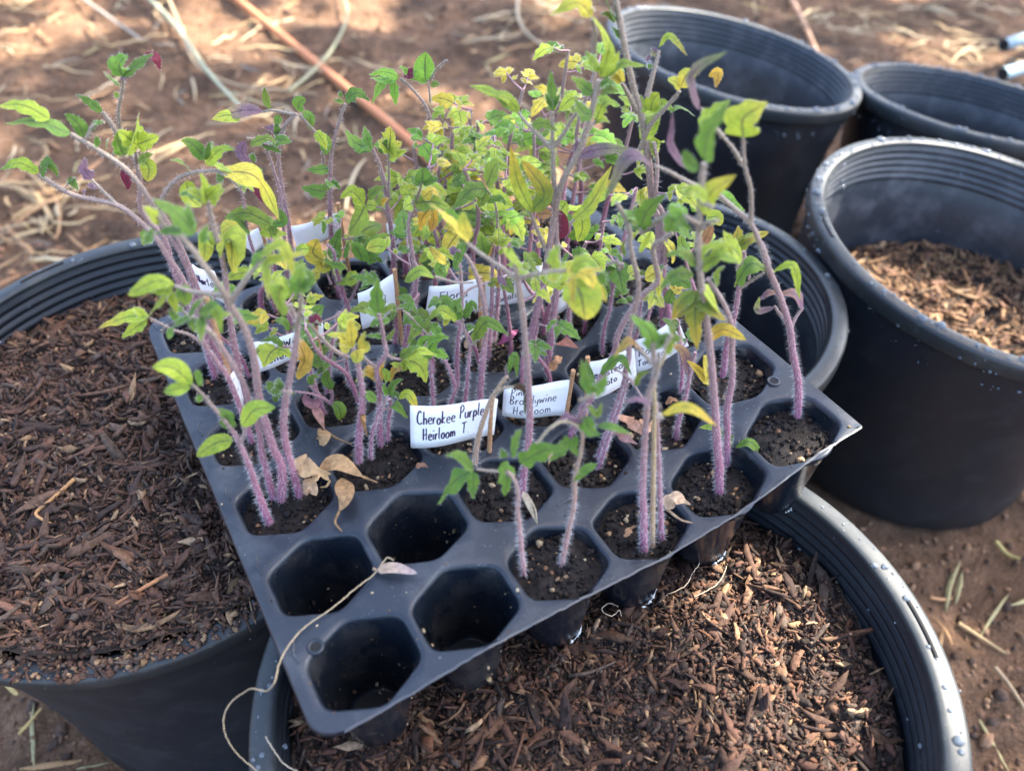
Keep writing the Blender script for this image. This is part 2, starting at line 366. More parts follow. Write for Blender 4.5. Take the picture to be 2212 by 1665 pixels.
mulch('C', 0, .115, lambda x, y: -.135 + .004 * fbm(x, y, 25, 5), 1600, 3500, 'mulch deep inside the right pot', seed=5, res=40, big=1.2, pale=.3, pal=[(.22, .12, .06), (.30, .17, .09), (.15, .08, .05), (.11, .06, .04)])  # palette warmed and brightened so the chips look sunlit
mulch('D', 0, .110, lambda x, y: -.150, 350, 1200, 'mulch deep inside the pot behind the tray', seed=6, res=30, big=1.2)

# ------------------------------------------------------------------ ground
def gh(x, y):
    z = GZ + .012 * fbm(x, y, 3, 11, 3) + .011 * fbm(x, y, 14, 12, 3) + .0045 * fbm(x, y, 55, 13, 3)
    return z + .08 * max(0, (y - x * .3) - .9) ** 1.2
xs = np.concatenate([np.linspace(-30, -1.3, 24)[:-1], np.linspace(-1.3, 3.0, 330), np.linspace(3.0, 30, 24)[1:]])
ys = np.concatenate([np.linspace(-30, -1.0, 24)[:-1], np.linspace(-1.0, 3.0, 300), np.linspace(3.0, 40, 24)[1:]])
V = [(x, y, gh(x, y) - (0.0)) for y in ys for x in xs]; nx = len(xs)
F = np.array([(j * nx + i, j * nx + i + 1, (j + 1) * nx + i + 1, (j + 1) * nx + i) for j in range(len(ys) - 1) for i in range(nx - 1)])
m, nt, p = newmat('bare_ground')
n1 = noise_n(nt, 7, 5, .6); n2 = noise_n(nt, 60, 6, .7); n3 = noise_n(nt, 400, 3, .7)
c = ramp(nt, n1, .35, .68, (.075, .048, .032), (.235, .135, .078)); c = mix(nt, 1, c, ramp(nt, n2, .3, .68, (.5, .48, .46), (1.3, 1.3, 1.3)), 'MULTIPLY')
c = mix(nt, 1, c, ramp(nt, n3, .35, .65, (.75,) * 3, (1.15,) * 3), 'MULTIPLY'); L(nt, c, p.inputs['Base Color'])
p.inputs['Roughness'].default_value = .95; p.inputs['Specular IOR Level'].default_value = .15
bump(nt, p, math_n(nt, 'ADD', n2, math_n(nt, 'MULTIPLY', n3, .3)), 1., .008)
tag(mesh('ground', V, F, m, smooth=True), 'bare reddish brown soil around the pots', None, None, 'structure')
GPAL = [(.24, .14, .08), (.17, .10, .065), (.30, .175, .10), (.12, .075, .05), (.20, .11, .065), (.09, .06, .045)]
def gscatter(n, near=False):
    out = []
    while len(out) < n:
        if near: u, v = R_.uniform(-100, 2400), R_.uniform(-60, 1750)
        else: u, v = R_.uniform(-300, 2500), R_.uniform(-80, 700)
        q = onz(u, v, GZ); x, y = q[0], q[1]
        if any(math.hypot(x - c[0], y - c[1]) < R * .80 for c, R, _ in POTS.values()): continue
        out.append((x, y, gh(x, y)))
    return np.array(out)
P = np.vstack([gscatter(14000), gscatter(10000, True)]); V, F, C = crumbs(P, NR.gamma(1.8, .0009, len(P)).clip(.0005, .008), pick(GPAL, len(P)))
tag(mesh('soil_clods', V, F, M_dirt, None, C), 'small soil clods strewn over the bare ground', 'soil', None, 'stuff')
STR = [(.40, .27, .13), (.46, .33, .17), (.33, .19, .09), (.48, .38, .23), (.30, .15, .07), (.24, .13, .07), (.22, .19, .15), (.18, .12, .08)]
def strands(P, name, label, lmin, lmax, wd, pal, lift=.004, k=6):
    mb = MB()
    for q in P:
        a = R_.uniform(0, 2 * math.pi); ln = R_.uniform(lmin, lmax); b = R_.uniform(-.35, .35) if R_.random() < .95 else R_.uniform(-1.3, 1.3); pts = []
        for t in np.linspace(0, 1, k):
            aa = a + b * t; pts.append((q[0] + math.cos(aa) * ln * t, q[1] + math.sin(aa) * ln * t, q[2] + lift * (R_.random() * .5 + .5) + math.sin(t * 3.1) * ln * R_.uniform(0, .05)))
        pts = np.array(pts); wv = wd * R_.uniform(.5, 1.6); sd = np.array([-math.sin(a + b * .5), math.cos(a + b * .5), R_.uniform(-.4, .4)])
        tp = np.sin(np.linspace(.25, 2.9, k))[:, None]
        V = np.vstack([pts - sd * wv * tp, pts + [0, 0, wv * .7], pts + sd * wv * tp]); F = [(i, i + 1, k + i + 1, k + i) for i in range(k - 1)] + [(k + i, k + i + 1, 2 * k + i + 1, 2 * k + i) for i in range(k - 1)]
        cc = np.array(pal[R_.randrange(len(pal))]) * R_.uniform(.7, 1.15); mb.add(V, F, np.clip(cc, 0, 1))
    tag(mb.obj(name, M_straw), label, 'dry straw', None, 'stuff')
strands(gscatter(520), 'straw_litter', 'dry straw and leaf litter on the ground behind the tray', .012, .055, .0019, STR)
strands(gscatter(260, True), 'straw_bits', 'scattered dry needles on the ground beside the pots', .018, .06, .0013, [(.50, .34, .12), (.46, .26, .11), (.40, .34, .16)])
# dense straw around the top left
P = np.array([(lambda q: (q[0], q[1], gh(q[0], q[1])))(onz(R_.gauss(u, su), R_.gauss(v, sv), GZ)) for (u, v, su, sv, n) in
     [(560, 190, 120, 60, 45), (90, 130, 110, 110, 28), (1150, 60, 60, 60, 30), (60, 480, 60, 60, 35), (1950, 60, 160, 60, 70)] for _ in range(n)])
strands(P, 'straw_tufts', 'loose tufts of pale straw on the ground at the top left', .03, .12, .0018, STR[:4], .01, 8)
def gpath(pts, lift=.012, n=24):
    Q = []
    for u, v in pts:
        q = onz(u, v, GZ + lift); Q.append((q[0], q[1], gh(q[0], q[1]) + lift))
    return spline(Q, n)
def rod(name, label, cat, pts, r, c, lift=.012, taper=.6, mat=None, group=None):
    P = gpath(pts, lift); mb = MB(); tube(mb, P, np.linspace(r, r * taper, len(P)), 9, c)
    o = mb.obj(name, mat or M_straw); tag(o, label, cat, group); return o
rod('bamboo_cane', 'long orange brown cane lying diagonally on the ground behind the tray', 'cane', [(440, -30), (560, 50), (720, 165), (900, 320), (960, 375)], .0066, (.50, .19, .08), .012, .9)
rod('root', 'thin orange root on the ground above the empty top pot', 'root', [(1695, -20), (1725, 40), (1745, 80), (1768, 120)], .0055, (.45, .24, .13), .008, .6)
rod('straw_stalk', 'long pale green dried stalk crossing the ground at the top left', 'dry straw', [(300, -10), (380, 70), (450, 155), (520, 230)], .0034, (.36, .37, .24), .02, .7)
rod('straw_stalk', 'tan forked dried stalk beside the pale green one', 'dry straw', [(356, -10), (398, 85), (425, 145), (510, 178), (625, 200)], .0024, (.40, .30, .18), .015, .6)
rod('straw_stalk', 'looping olive stalk right of the tan one near the orange cane', 'dry straw', [(625, 200), (675, 155), (720, 105), (752, 40), (735, -10)], .0024, (.32, .31, .18), .015, .8)
rod('straw_stalk', 'thin grey stalk in the straw at the far left', 'dry straw', [(150, 0), (210, 45), (310, 100)], .0028, (.38, .34, .27), .012, .6)
rod('straw_stalk', 'pale forked straw stalk at the top centre', 'dry straw', [(1120, -10), (1118, 40), (1135, 80), (1185, 110)], .003, (.42, .33, .21), .014, .6)
rod('twig', 'thick yellowish needle on the soil near the bottom left corner', 'twig', [(42, 1585), (75, 1560), (98, 1538)], .0011, (.50, .33, .12), .004)
rod('twig', 'orange needle under the left pot beside the front pot', 'twig', [(162, 1565), (190, 1555), (222, 1544)], .0011, (.52, .27, .12), .004)
rod('twig', 'curved pale needle below the left pot', 'twig', [(322, 1600), (360, 1610), (395, 1630)], .0016, (.36, .28, .15), .004)
rod('twig', 'bent straw on the soil right of the front pot', 'twig', [(2080, 1335), (2130, 1370), (2178, 1405)], .0018, (.48, .33, .16), .004)
rod('twig', 'long faint straw low on the right edge', 'twig', [(2150, 1440), (2180, 1480), (2216, 1530)], .0018, (.40, .28, .16), .004)
rod('twig', 'green yellow needle on the soil at the right edge', 'twig', [(2155, 1165), (2180, 1190), (2205, 1205)], .0018, (.42, .34, .12), .004)
rod('twig', 'orange needle right of the front pot rim', 'twig', [(2014, 1284), (2040, 1287), (2066, 1279)], .0013, (.50, .26, .12), .004)
for (u, v, lab) in ((2168, 98, 'upper of two pale blue pipe ends at the right edge'), (2166, 161, 'lower of two pale blue pipe ends at the right edge')):
    q = onz(u, v, GZ + .03); q2 = onz(u + 130, v - 38, GZ + .03); e = empty('metal_pipe', q, lab, 'pipe', 'pipe ends at the right edge')
    mb = MB(); tube(mb, spline([q, q2], 4), .0095, 16, (.20, .29, .34), cap=False); mb.obj('tube', M_straw, e)
    mb = MB(); tube(mb, spline([q + norm(q2 - q) * .0006, q + norm(q2 - q) * .004], 2), .0088, 16, (.008, .008, .008)); mb.obj('opening', M_shade_dark, e)

# ------------------------------------------------------------------ seed tray
tray = empty('seed_tray', (0, 0, 0), 'dark plastic seed tray of hexagonal cells resting across the pots', 'seed tray')
HEX = [(-.0188, -.0098), (0, -.0186), (.0188, -.0098), (.0188, .0098), (0, .0186), (-.0188, .0098)]
def hexloop(n=48, sc_=1., rnd=.0042):
    pts = []
    H = [np.array(h) * sc_ for h in HEX]
    for k in range(6):
        a, b, c_ = H[k - 1], H[k], H[(k + 1) % 6]; p0 = b + norm(a - b) * rnd; p1 = b + norm(c_ - b) * rnd
        for t in np.linspace(0, 1, 5): pts.append((1 - t) ** 2 * p0 + 2 * t * (1 - t) * b + t * t * p1)
    pts = np.array(pts); ang = np.arctan2(pts[:, 1], pts[:, 0]); th = np.linspace(-np.pi, np.pi, n, endpoint=False); out = []
    cl = np.vstack([pts, pts[:1]])
    for t in th:
        d = np.array([math.cos(t), math.sin(t)]); best = .01
        for q in range(len(cl) - 1):
            e = cl[q + 1] - cl[q]; den = d[0] * -e[1] + d[1] * e[0]
            if abs(den) < 1e-12: continue
            r_ = (cl[q][0] * -e[1] + cl[q][1] * e[0]) / den; s2 = (d[0] * cl[q][1] - d[1] * cl[q][0]) / den
            if r_ > 0 and -1e-6 <= s2 <= 1 + 1e-6: best = r_
        out.append(d * best)
    return np.array(out)
NL = 64; HL = hexloop(NL); TH = np.linspace(-np.pi, np.pi, NL, endpoint=False)
XE = (-.1300, .1300); YE = (-.1245, .1250)
def ye0(x): return -.1245 + .0040 * np.clip((np.asarray(x) + .13) / .262, 0, 1) ** 1.5
dv = []; df = []
def sqloop(i, j):
    x0, x1, y0, y1 = -S / 2, S / 2, -S / 2, S / 2; c = cellc(i, j)
    if i == 0: x0 = XE[0] - c[0]
    if i == 5: x1 = XE[1] - c[0]
    if j == 0: y0 = YE[0] - c[1]
    if j == 5: y1 = YE[1] - c[1]
    out = []
    ths = TH.copy()
    for (cx_, cy_) in ((x0, y0), (x1, y0), (x1, y1), (x0, y1)):     # snap the nearest ray to each corner
        a = math.atan2(cy_, cx_); k = int(np.argmin(np.abs(np.angle(np.exp(1j * (TH - a)))))); ths[k] = a
    for t in ths:
        dx, dy = math.cos(t), math.sin(t); r = min((x1 if dx > 0 else x0) / dx if abs(dx) > 1e-9 else 9, (y1 if dy > 0 else y0) / dy if abs(dy) > 1e-9 else 9)
        x, y = dx * r, dy * r
        if i == 0 and j in (0, 5):   # rounded outer corners on the uncut side
            rr = .010; cx_ = x0 + rr; cy_ = (y0 + rr) if j == 0 else (y1 - rr)
            if x < cx_ and ((y < cy_) if j == 0 else (y > cy_)):
                d = math.hypot(x - cx_, y - cy_)
                if d > rr: x, y = cx_ + (x - cx_) * rr / d, cy_ + (y - cy_) * rr / d
        if j == 0 and y < 0: y *= (ye0(x + c[0]) - c[1]) / (YE[0] - c[1]) if y < -.0190 else 1
        out.append((x, y))
    return np.array(out)
for i in range(6):
    for j in range(6):
        c = cellc(i, j); sq = sqloop(i, j); L0 = []
        mid_ = HL * 1.085; 
        for loop, dz in ((sq, 0), (sq * .45 + mid_ * .55, .0), (mid_, 0.0), (HL * 1.05, -.00025), (HL * 1.015, -.0009), (HL, -.0022)):
            P = loop + c; L0.append(np.c_[P, warp(P[:, 0], P[:, 1]) + dz])
        n0 = sum(len(v) for v in dv); dv.append(np.vstack(L0))
        for a in range(5):
            for b in range(NL):
                df.append((n0 + a * NL + b, n0 + a * NL + (b + 1) % NL, n0 + (a + 1) * NL + (b + 1) % NL, n0 + (a + 1) * NL + b))
deck = mesh('deck', np.vstack(dv), df, M_tray, tray, smooth=True)
ORD_ = ['first', 'second']; ROW_ = ['front row', 'second row']
SOIL = {(i, j) for i in range(6) for j in range(6)} - {(0, 0), (1, 0), (0, 1), (1, 1)}
for i in range(6):
    for j in range(6):
        c = cellc(i, j); rings = []
        for t, z in ((0, -.0022), (.08, -.006), (.35, -.020), (.7, -.036), (.93, -.047), (1.0, -.0495)):
            circ = .0128 * np.c_[np.cos(TH), np.sin(TH)]; f = t ** 1.1
            if t == 1.0: circ = circ * .93
            r = HL * (1 - f) + circ * f; r = r * (1 - .05 * (t > 0)); 
            flute = 1 + .035 * np.cos(TH * 6) * (t > .05) * (t < .95); r = r * flute[:, None] + c
            rings.append(np.c_[r, np.full(NL, z) + warp(c[0], c[1]) * min(1, t * 3 + .001) + warp(r[:, 0], r[:, 1]) * (1 - min(1, t * 3 + .001))])
        rings.append(np.c_[(circ * .25 + c), np.full(NL, -.0492) + warp(c[0], c[1])])
        V = np.vstack(rings); n = len(rings); F = [(a * NL + b, a * NL + (b + 1) % NL, (a + 1) * NL + (b + 1) % NL, (a + 1) * NL + b) for a in range(n - 1) for b in range(NL)]
        F.append(tuple((n - 1) * NL + b for b in range(NL)))
        cup = mesh('cell', V, F, M_cup, tray, smooth=True); cup.data.materials.append(M_shade_dark)
        for f_ in cup.data.polygons[(n - 2) * NL:]: f_.material_index = 1  # cup floor painted near-black, standing in for shade at the bottom
        if j == 0:
            mb = MB(); a_ = NR.normal(math.pi * 1.72, .33, 60)
            P = np.c_[c[0] + .0129 * np.cos(a_), c[1] + .0129 * np.sin(a_), NR.normal(-.0482, .0006, 60) + warp(c[0], c[1])]
            V, F, C = crumbs(P, NR.gamma(1.6, .00022, 60).clip(.00015, .0008), np.ones((60, 3)))
            if i > 1: mesh('mineral_crust', V, F, M_crust, cup)
# soil residue inside the empty cells
for (i, j) in ((0, 0), (1, 0), (0, 1), (1, 1)):
    c = cellc(i, j); n = 110; a = NR.uniform(-np.pi, np.pi, n); t = NR.rand(n) ** .7; k = ((a + np.pi) / (2 * np.pi) * NL).astype(int) % NL
    f = (t ** 1.1)[:, None]; r = (HL[k] * (1 - f) + .0128 * np.c_[np.cos(TH[k]), np.sin(TH[k])] * f) * .945; bot = NR.rand(n) < .45; r[bot] *= np.sqrt(NR.rand(bot.sum()))[:, None]
    z = np.where(bot, -.0490, -.0035 - .0455 * t); P = np.c_[r + c, z + warp(c[0], c[1])]
    cc = pick([(.05, .03, .02), (.25, .17, .09), (.02, .014, .01), (.35, .27, .17)], n); V, F, C = crumbs(P, NR.gamma(1.6, .00028, n).clip(.0002, .0013), cc)
    tag(mesh('soil_residue', V, F, M_chip, None, C), 'crumbs clinging inside the empty %s cell of the %s' % (ORD_[i], ROW_[j]), 'soil', None, 'stuff')
# side lips
mb = MB(); ps = np.array([(x, float(ye0(x)), warp(x, YE[0])) for x in np.linspace(XE[0] + .009, XE[1], 90)]); k0 = 90
V = np.vstack([ps + [0, -.0001, .0002], ps + [0, -.0009, .0000], ps + [0, -.0004, -.0007], ps + [0, .0006, -.0007]]) + np.tile(NR.normal(0, .00012, (k0, 3)), (4, 1)); k = len(ps)
mb.add(V, [(a * k + b, a * k + b + 1, (a + 1) * k + b + 1, (a + 1) * k + b) for a in range(3) for b in range(k - 1)]); mb.obj('cut_edge', M_edge, tray, False)
mb = MB(); ps = [(XE[0] + .010 - .010 * math.cos(t), YE[0] + .010 - .010 * math.sin(t)) for t in np.linspace(math.pi / 2, 0, 8)]
ps += [(XE[0], y) for y in np.linspace(YE[0] + .012, YE[1] - .012, 30)]; ps = np.array([(x, y, warp(x, y)) for x, y in ps]); k = len(ps)
V = np.vstack([ps + [0, 0, .0], ps + [-.0007, 0, -.0005], ps + [-.0009, 0, -.0022], ps + [.0002, 0, -.0022]])
mb.add(V, [(a * k + b, a * k + b + 1, (a + 1) * k + b + 1, (a + 1) * k + b) for a in range(3) for b in range(k - 1)]); mb.obj('side_lip', M_tray, tray)
mb = MB(); ps = np.array([(XE[1], y, warp(XE[1], y)) for y in np.linspace(YE[0] + .0040, YE[1], 30)]); k = len(ps)
V = np.vstack([ps, ps + [.0005, 0, -.0003], ps + [.0003, 0, -.0016], ps + [-.0006, 0, -.0016]])
mb.add(V, [(a * k + b, a * k + b + 1, (a + 1) * k + b + 1, (a + 1) * k + b) for a in range(3) for b in range(k - 1)]); mb.obj('side_lip', M_tray, tray)
def ridge(P, r, name='ridge'):
    P = np.array([(x, y, warp(x, y) + dz) for x, y, dz in P]); mb = MB(); tube(mb, spline(P, 14), r, 8, (1, 1, 1)); mb.obj(name, M_tray, tray)
for j in range(6):   # moulded arcs beside each cell of the left column, and small bosses
    c = cellc(0, j); ridge([(c[0] - .0195, c[1] + .0205, -.0003), (c[0] - .0212, c[1] + .0155, -.0002), (c[0] - .0205, c[1] + .011, -.0004)], .00075)
for (i, j) in ((2, 1), (3, 3), (1, 4)):
    c = cellc(i, j) + [S / 2, -S / 2]
    for q in (-.003, .003): ridge([(c[0] - .006, c[1] + q, -.0001), (c[0], c[1] + q + .0005, .0001), (c[0] + .006, c[1] + q, -.0001)], .0006)
for (u, v) in ((682, 1397), (1659, 858)):
    q = onz(u, v, 0); mb = MB(); a = np.linspace(0, 2 * np.pi, 20)
    z = warp(q[0], q[1]); tube(mb, np.c_[q[0] + .0026 * np.cos(a), q[1] + .0026 * np.sin(a), np.full(20, z + .0001)], .0007, 6, cap=False); mb.obj('drain_ring', M_tray, tray)
    mb = MB(); mb.add(np.c_[q[0] + .0021 * np.cos(a[:-1]), q[1] + .0021 * np.sin(a[:-1]), np.full(19, z + .0004)], [tuple(range(19))]); mb.obj('drain_hole', M_shade_dark, tray, False)
# potting soil plugs
ORD = ['first', 'second', 'third', 'fourth', 'fifth', 'sixth']
def rowname(j): return ['front row', 'second row', 'third row', 'fourth row', 'fifth row', 'back row'][j]
def soilz(i, j): return warp(*cellc(i, j)) - .0065
for (i, j) in sorted(SOIL):
    c = cellc(i, j); z0 = soilz(i, j); V = []; nr = 9
    for r in range(nr + 1):
        for k in range(NL):
            x, y = HL[k] * .97 * r / nr + c; V.append((x, y, z0 + .0018 * fbm(x, y, 120, 20) + .0008 * fbm(x, y, 500, 21, 2) - .0008 * (r / nr) ** 3))
    F = [(r * NL + k, (r + 1) * NL + k, (r + 1) * NL + (k + 1) % NL, r * NL + (k + 1) % NL) for r in range(nr) for k in range(NL)]
    o = mesh('soil_plug', V, F, M_peat, None, pick(DARK, len(V)), smooth=True)
    tag(o, 'dark potting soil filling the %s cell from the left in the %s' % (ORD[i], rowname(j)), 'potting soil', 'soil plugs in the tray cells')
    n = 210; a = NR.uniform(-np.pi, np.pi, n); r = np.sqrt(NR.rand(n)); k = ((a + np.pi) / (2 * np.pi) * NL).astype(int) % NL; P = HL[k] * (.93 * r)[:, None] + c
    cc = pick(DARK, n); q = NR.rand(n); cc[q < .13] = pick([(.30, .19, .10), (.24, .12, .06), (.40, .30, .18)], (q < .13).sum())
    V, F, C = crumbs(np.c_[P, [z0 + .0018 * fbm(x, y, 120, 20) + .0003 for x, y in P]], NR.gamma(2.5, .00032, n).clip(.0003, .0019), cc)
    o2 = mesh('soil_crumbs', V, F, M_peat, o, C); o2['kind'] = 'stuff'
# loose grit on the deck
n = 420; P = np.c_[NR.uniform(XE[0], XE[1], n), NR.uniform(YE[0], YE[1], n)]; keep = []
for x, y in P:
    i, j = round(x / S + 2.5), round(y / S + 2.5); dx, dy = np.array([x, y]) - cellc(min(5, max(0, i)), min(5, max(0, j)))
    a = math.atan2(dy, dx); k = int((a + math.pi) / (2 * math.pi) * NL) % NL; keep.append(math.hypot(dx, dy) > np.linalg.norm(HL[k]) * 1.04)
P = P[np.array(keep)]; V, F, C = crumbs(np.c_[P, warp(P[:, 0], P[:, 1]) + .0002], NR.gamma(1.6, .00022, len(P)).clip(.00015, .0012), pick([(.30, .20, .11), (.10, .06, .04), (.45, .36, .24), (.05, .03, .02)], len(P)))
tag(mesh('loose_grit', V, F, M_chip, None, C), 'grit and soil crumbs scattered on the tray deck', 'grit', None, 'stuff')
# ------------------------------------------------------------------ seedlings
VW = {'1': (0, 0, .346), '2': (691.2, 0, .346), '3': (1382.4, 0, .375), '4': (0, 518.4, .346), '5': (576, 518.4, .346), '6': (1152, 518.4, .346),
      'a': (288, 604.8, .1903), 'b': (460.8, 432, .1903), 'c': (748.8, 432, .1903), 'd': (1094.4, 432, .1903), 'e': (864, 662.4, .1903),
      'f': (1267.2, 604.8, .1903), 'g': (547.2, 662.4, .1903), 'h': (1382.4, 432, .1903), 'r': (518.4, 1036.8, .3775), 'D': (0, 0, 1.)}
KC = {'G': (.13, .245, .045), 'B': (.20, .38, .055), 'L': (.36, .46, .06), 'Y': (.60, .50, .08), 'O': (.62, .38, .05), 'P': (.22, .13, .19), 'R': (.16, .025, .05),
      'D': (.18, .26, .045), 'T': (.50, .33, .13), 'K': (.10, .05, .03), 'N': (.32, .17, .08)}
def leaf_mesh(mb, P, wmax, kind, c1, fold=.25, roll=0., toward=.45, hair=None, c2=None):
    """one leaflet along the 3D midrib P; width wmax; kind gives its outline"""
    n = 21 if kind in 'tb' else 11; P = spline(P, n); T = norm(np.gradient(P, axis=0)); ln = np.linalg.norm(np.diff(P, axis=0), axis=1).sum()
    face = norm(np.array([0, 0, 1.]) * (1 - toward) + norm(CAM - P.mean(0)) * toward + np.array([R_.gauss(0, .22), R_.gauss(0, .22), 0]))
    t = np.linspace(0, 1, n)
    if kind == 'c': hw = np.sin(np.pi * t ** .95) ** .72
    elif kind == 's': hw = np.sin(np.pi * t ** .78) ** .85
    elif kind == 'o': hw = np.sin(np.pi * t ** .7) ** .6
    else:
        hw = np.sin(np.pi * t ** .62) ** .75 * (1 - .25 * t)
        ph = R_.uniform(0, 1.); hw = hw * (1 + (.34 if kind == 't' else .62) * (np.abs(np.sin(np.pi * (t * (3.1 if kind == 't' else 2.2) + ph))) - .62) * (t > .08) * (t < .96))
    hw = hw / hw.max() * wmax * .48; hw[0] = wmax * .03; hw[-1] = wmax * .012
    s = np.array([-1, -.6, -.25, 0, .25, .6, 1]); ns = len(s); V = []; vw = norm(CAM - P.mean(0))
    ph = R_.uniform(0, 6); col_ = []; asym = R_.uniform(-.12, .12)
    for k in range(n):
        W = np.cross(face, T[k]); W = norm(W); 
        if roll: 
            a = roll * (t[k] - .3); N0 = np.cross(T[k], W); W = W * math.cos(a) + N0 * math.sin(a)
        N = norm(np.cross(T[k], W)); pr = np.linalg.norm(W - vw * (W @ vw)); g = 1 / max(.62, pr)
        for q in s:
            a_ = abs(q); lat = q * hw[k] * g * (1 + asym * np.sign(q))
            up = fold * a_ * hw[k] - .55 * fold * a_ * a_ * hw[k] * 1.6 + .04 * hw[k] * math.sin(t[k] * 11 + ph + q * 2) * a_ + .018 * ln * math.sin(t[k] * 16 + ph * 2) * a_ * .5
            V.append(P[k] + W * lat + N * up)
            m_ = max(0, t[k] * 1.1 - .35) * .9 + a_ * .12
            col_.append(np.array(c1) * (1 - min(1, m_)) + np.array(c2 if c2 is not None else c1) * min(1, m_))
    V = np.array(V); F = [(k * ns + q, (k + 1) * ns + q, (k + 1) * ns + q + 1, k * ns + q + 1) for k in range(n - 1) for q in range(ns - 1)]
    UV = np.array([(t[k], .5 + .5 * q) for k in range(n) for q in s]); mb.add(V, F, np.array(col_), UV)
    if hair is not None:
        E_ = V.reshape(n, ns, 3)
        for side in (0, -1):
            for k in range(1, n - 1):
                for _ in range(1):
                    f_ = R_.random(); b0 = E_[k, side] * (1 - f_) + E_[min(n - 1, k + 1), side] * f_
                    out = norm(norm(E_[k, side] - P[k]) + np.array([R_.gauss(0, .5), R_.gauss(0, .5), R_.gauss(.3, .5)])); hair.append((b0, b0 + out * R_.uniform(.0005, .0011)))
                    c0 = E_[k, 3] * (1 - f_) + E_[k, side] * f_
                    if R_.random() < .4: hair.append((c0, c0 + norm(np.array([0, 0, 1.]) + NR.normal(0, .4, 3)) * R_.uniform(.0004, .0009)))
def leaf_obj(P, wd, kind, key, parent, label=None, hair=None):
    ck = np.array(KC[key[0]]) * R_.uniform(.82, 1.18); c2 = np.array(KC[key[1]]) if len(key) > 1 else ck * np.array([1.12, 1.0, .9])
    mb = MB(); P = np.asarray(P)
    ln = np.linalg.norm(np.diff(P, axis=0), axis=1).sum()
    if kind == 'm':      # lobed leaf: terminal lobe and two side lobes
        d = norm(P[-1] - P[0]); up = norm(CAM - P[0]); sd = norm(np.cross(up, d)); m0 = P[0] + (P[-1] - P[0]) * .16
        leaf_mesh(mb, P, wd * .66, 't', ck, R_.uniform(.1, .3), R_.uniform(-.3, .3), .5, hair, c2)
        for sg in (-1, 1):
            e_ = m0 + norm(d * .75 + sd * sg * .85 + up * R_.uniform(-.4, .1)) * ln * R_.uniform(.45, .6); leaf_mesh(mb, [m0, (m0 + e_) / 2 + up * .001, e_], wd * .42, 't', ck, .2, 0, .5, hair, c2)
    else:
        leaf_mesh(mb, P, wd, kind, ck, R_.uniform(.1, .45), R_.uniform(-.5, .5), .5, hair, c2)
    return mb.obj('leaf', M_leaf, parent)
CP1 = np.array((.32, .105, .175)); CP2 = np.array((.31, .18, .20)); CP3 = np.array((.25, .23, .15))
def stem_cols(n, z, z0, pale=0.):
    f = np.clip((z - z0) / .055, 0, 1)[:, None]; g = np.clip((z - z0 - .05) / .07, 0, 1)[:, None]
    c = CP1 * (1 - f) + CP2 * f; c = c * (1 - g * .7) + CP3 * g * .7
    return c * (1 - pale) + np.array((.42, .34, .15)) * pale
def add_hairs(H, P, r, dens, lo=.0008, hi=.0025, zfade=None):
    T, N, B = frames(P); seg = np.linalg.norm(np.diff(P, axis=0), axis=1)
    for k in range(len(P) - 1):
        m_ = int(seg[k] * dens * 1000 * (1.0 if zfade is None else max(.22, 1.1 - (P[k][2] - zfade) / .08)))
        for _ in range(m_):
            f = R_.random(); a = R_.uniform(0, 6.283); d = N[k] * math.cos(a) + B[k] * math.sin(a); b0 = P[k] * (1 - f) + P[k + 1] * f + d * r[k] * .95
            H.append((b0, b0 + norm(d + T[k] * R_.gauss(-.1, .25) + np.array([0, 0, -.1])) * R_.uniform(lo, hi)))
def hair_obj(H, parent):
    H = np.array(H); b, t = H[:, 0], H[:, 1]; d = norm(t - b); sd = norm(np.cross(d, norm(CAM - b))) * (.00003 + .00002 * (np.arange(len(H)) % 3 == 0))[:, None]
    V = np.stack([b - sd, b + sd, t], 1).reshape(-1, 3); F = np.arange(len(V)).reshape(-1, 3)
    return mesh('hairs', V, F, M_hair, parent, np.full((len(V), 3), .78))
NPL = [0]
def cellof(B):
    return min(5, max(0, round(B[0] / S + 2.5))), min(5, max(0, round(B[1] / S + 2.5)))
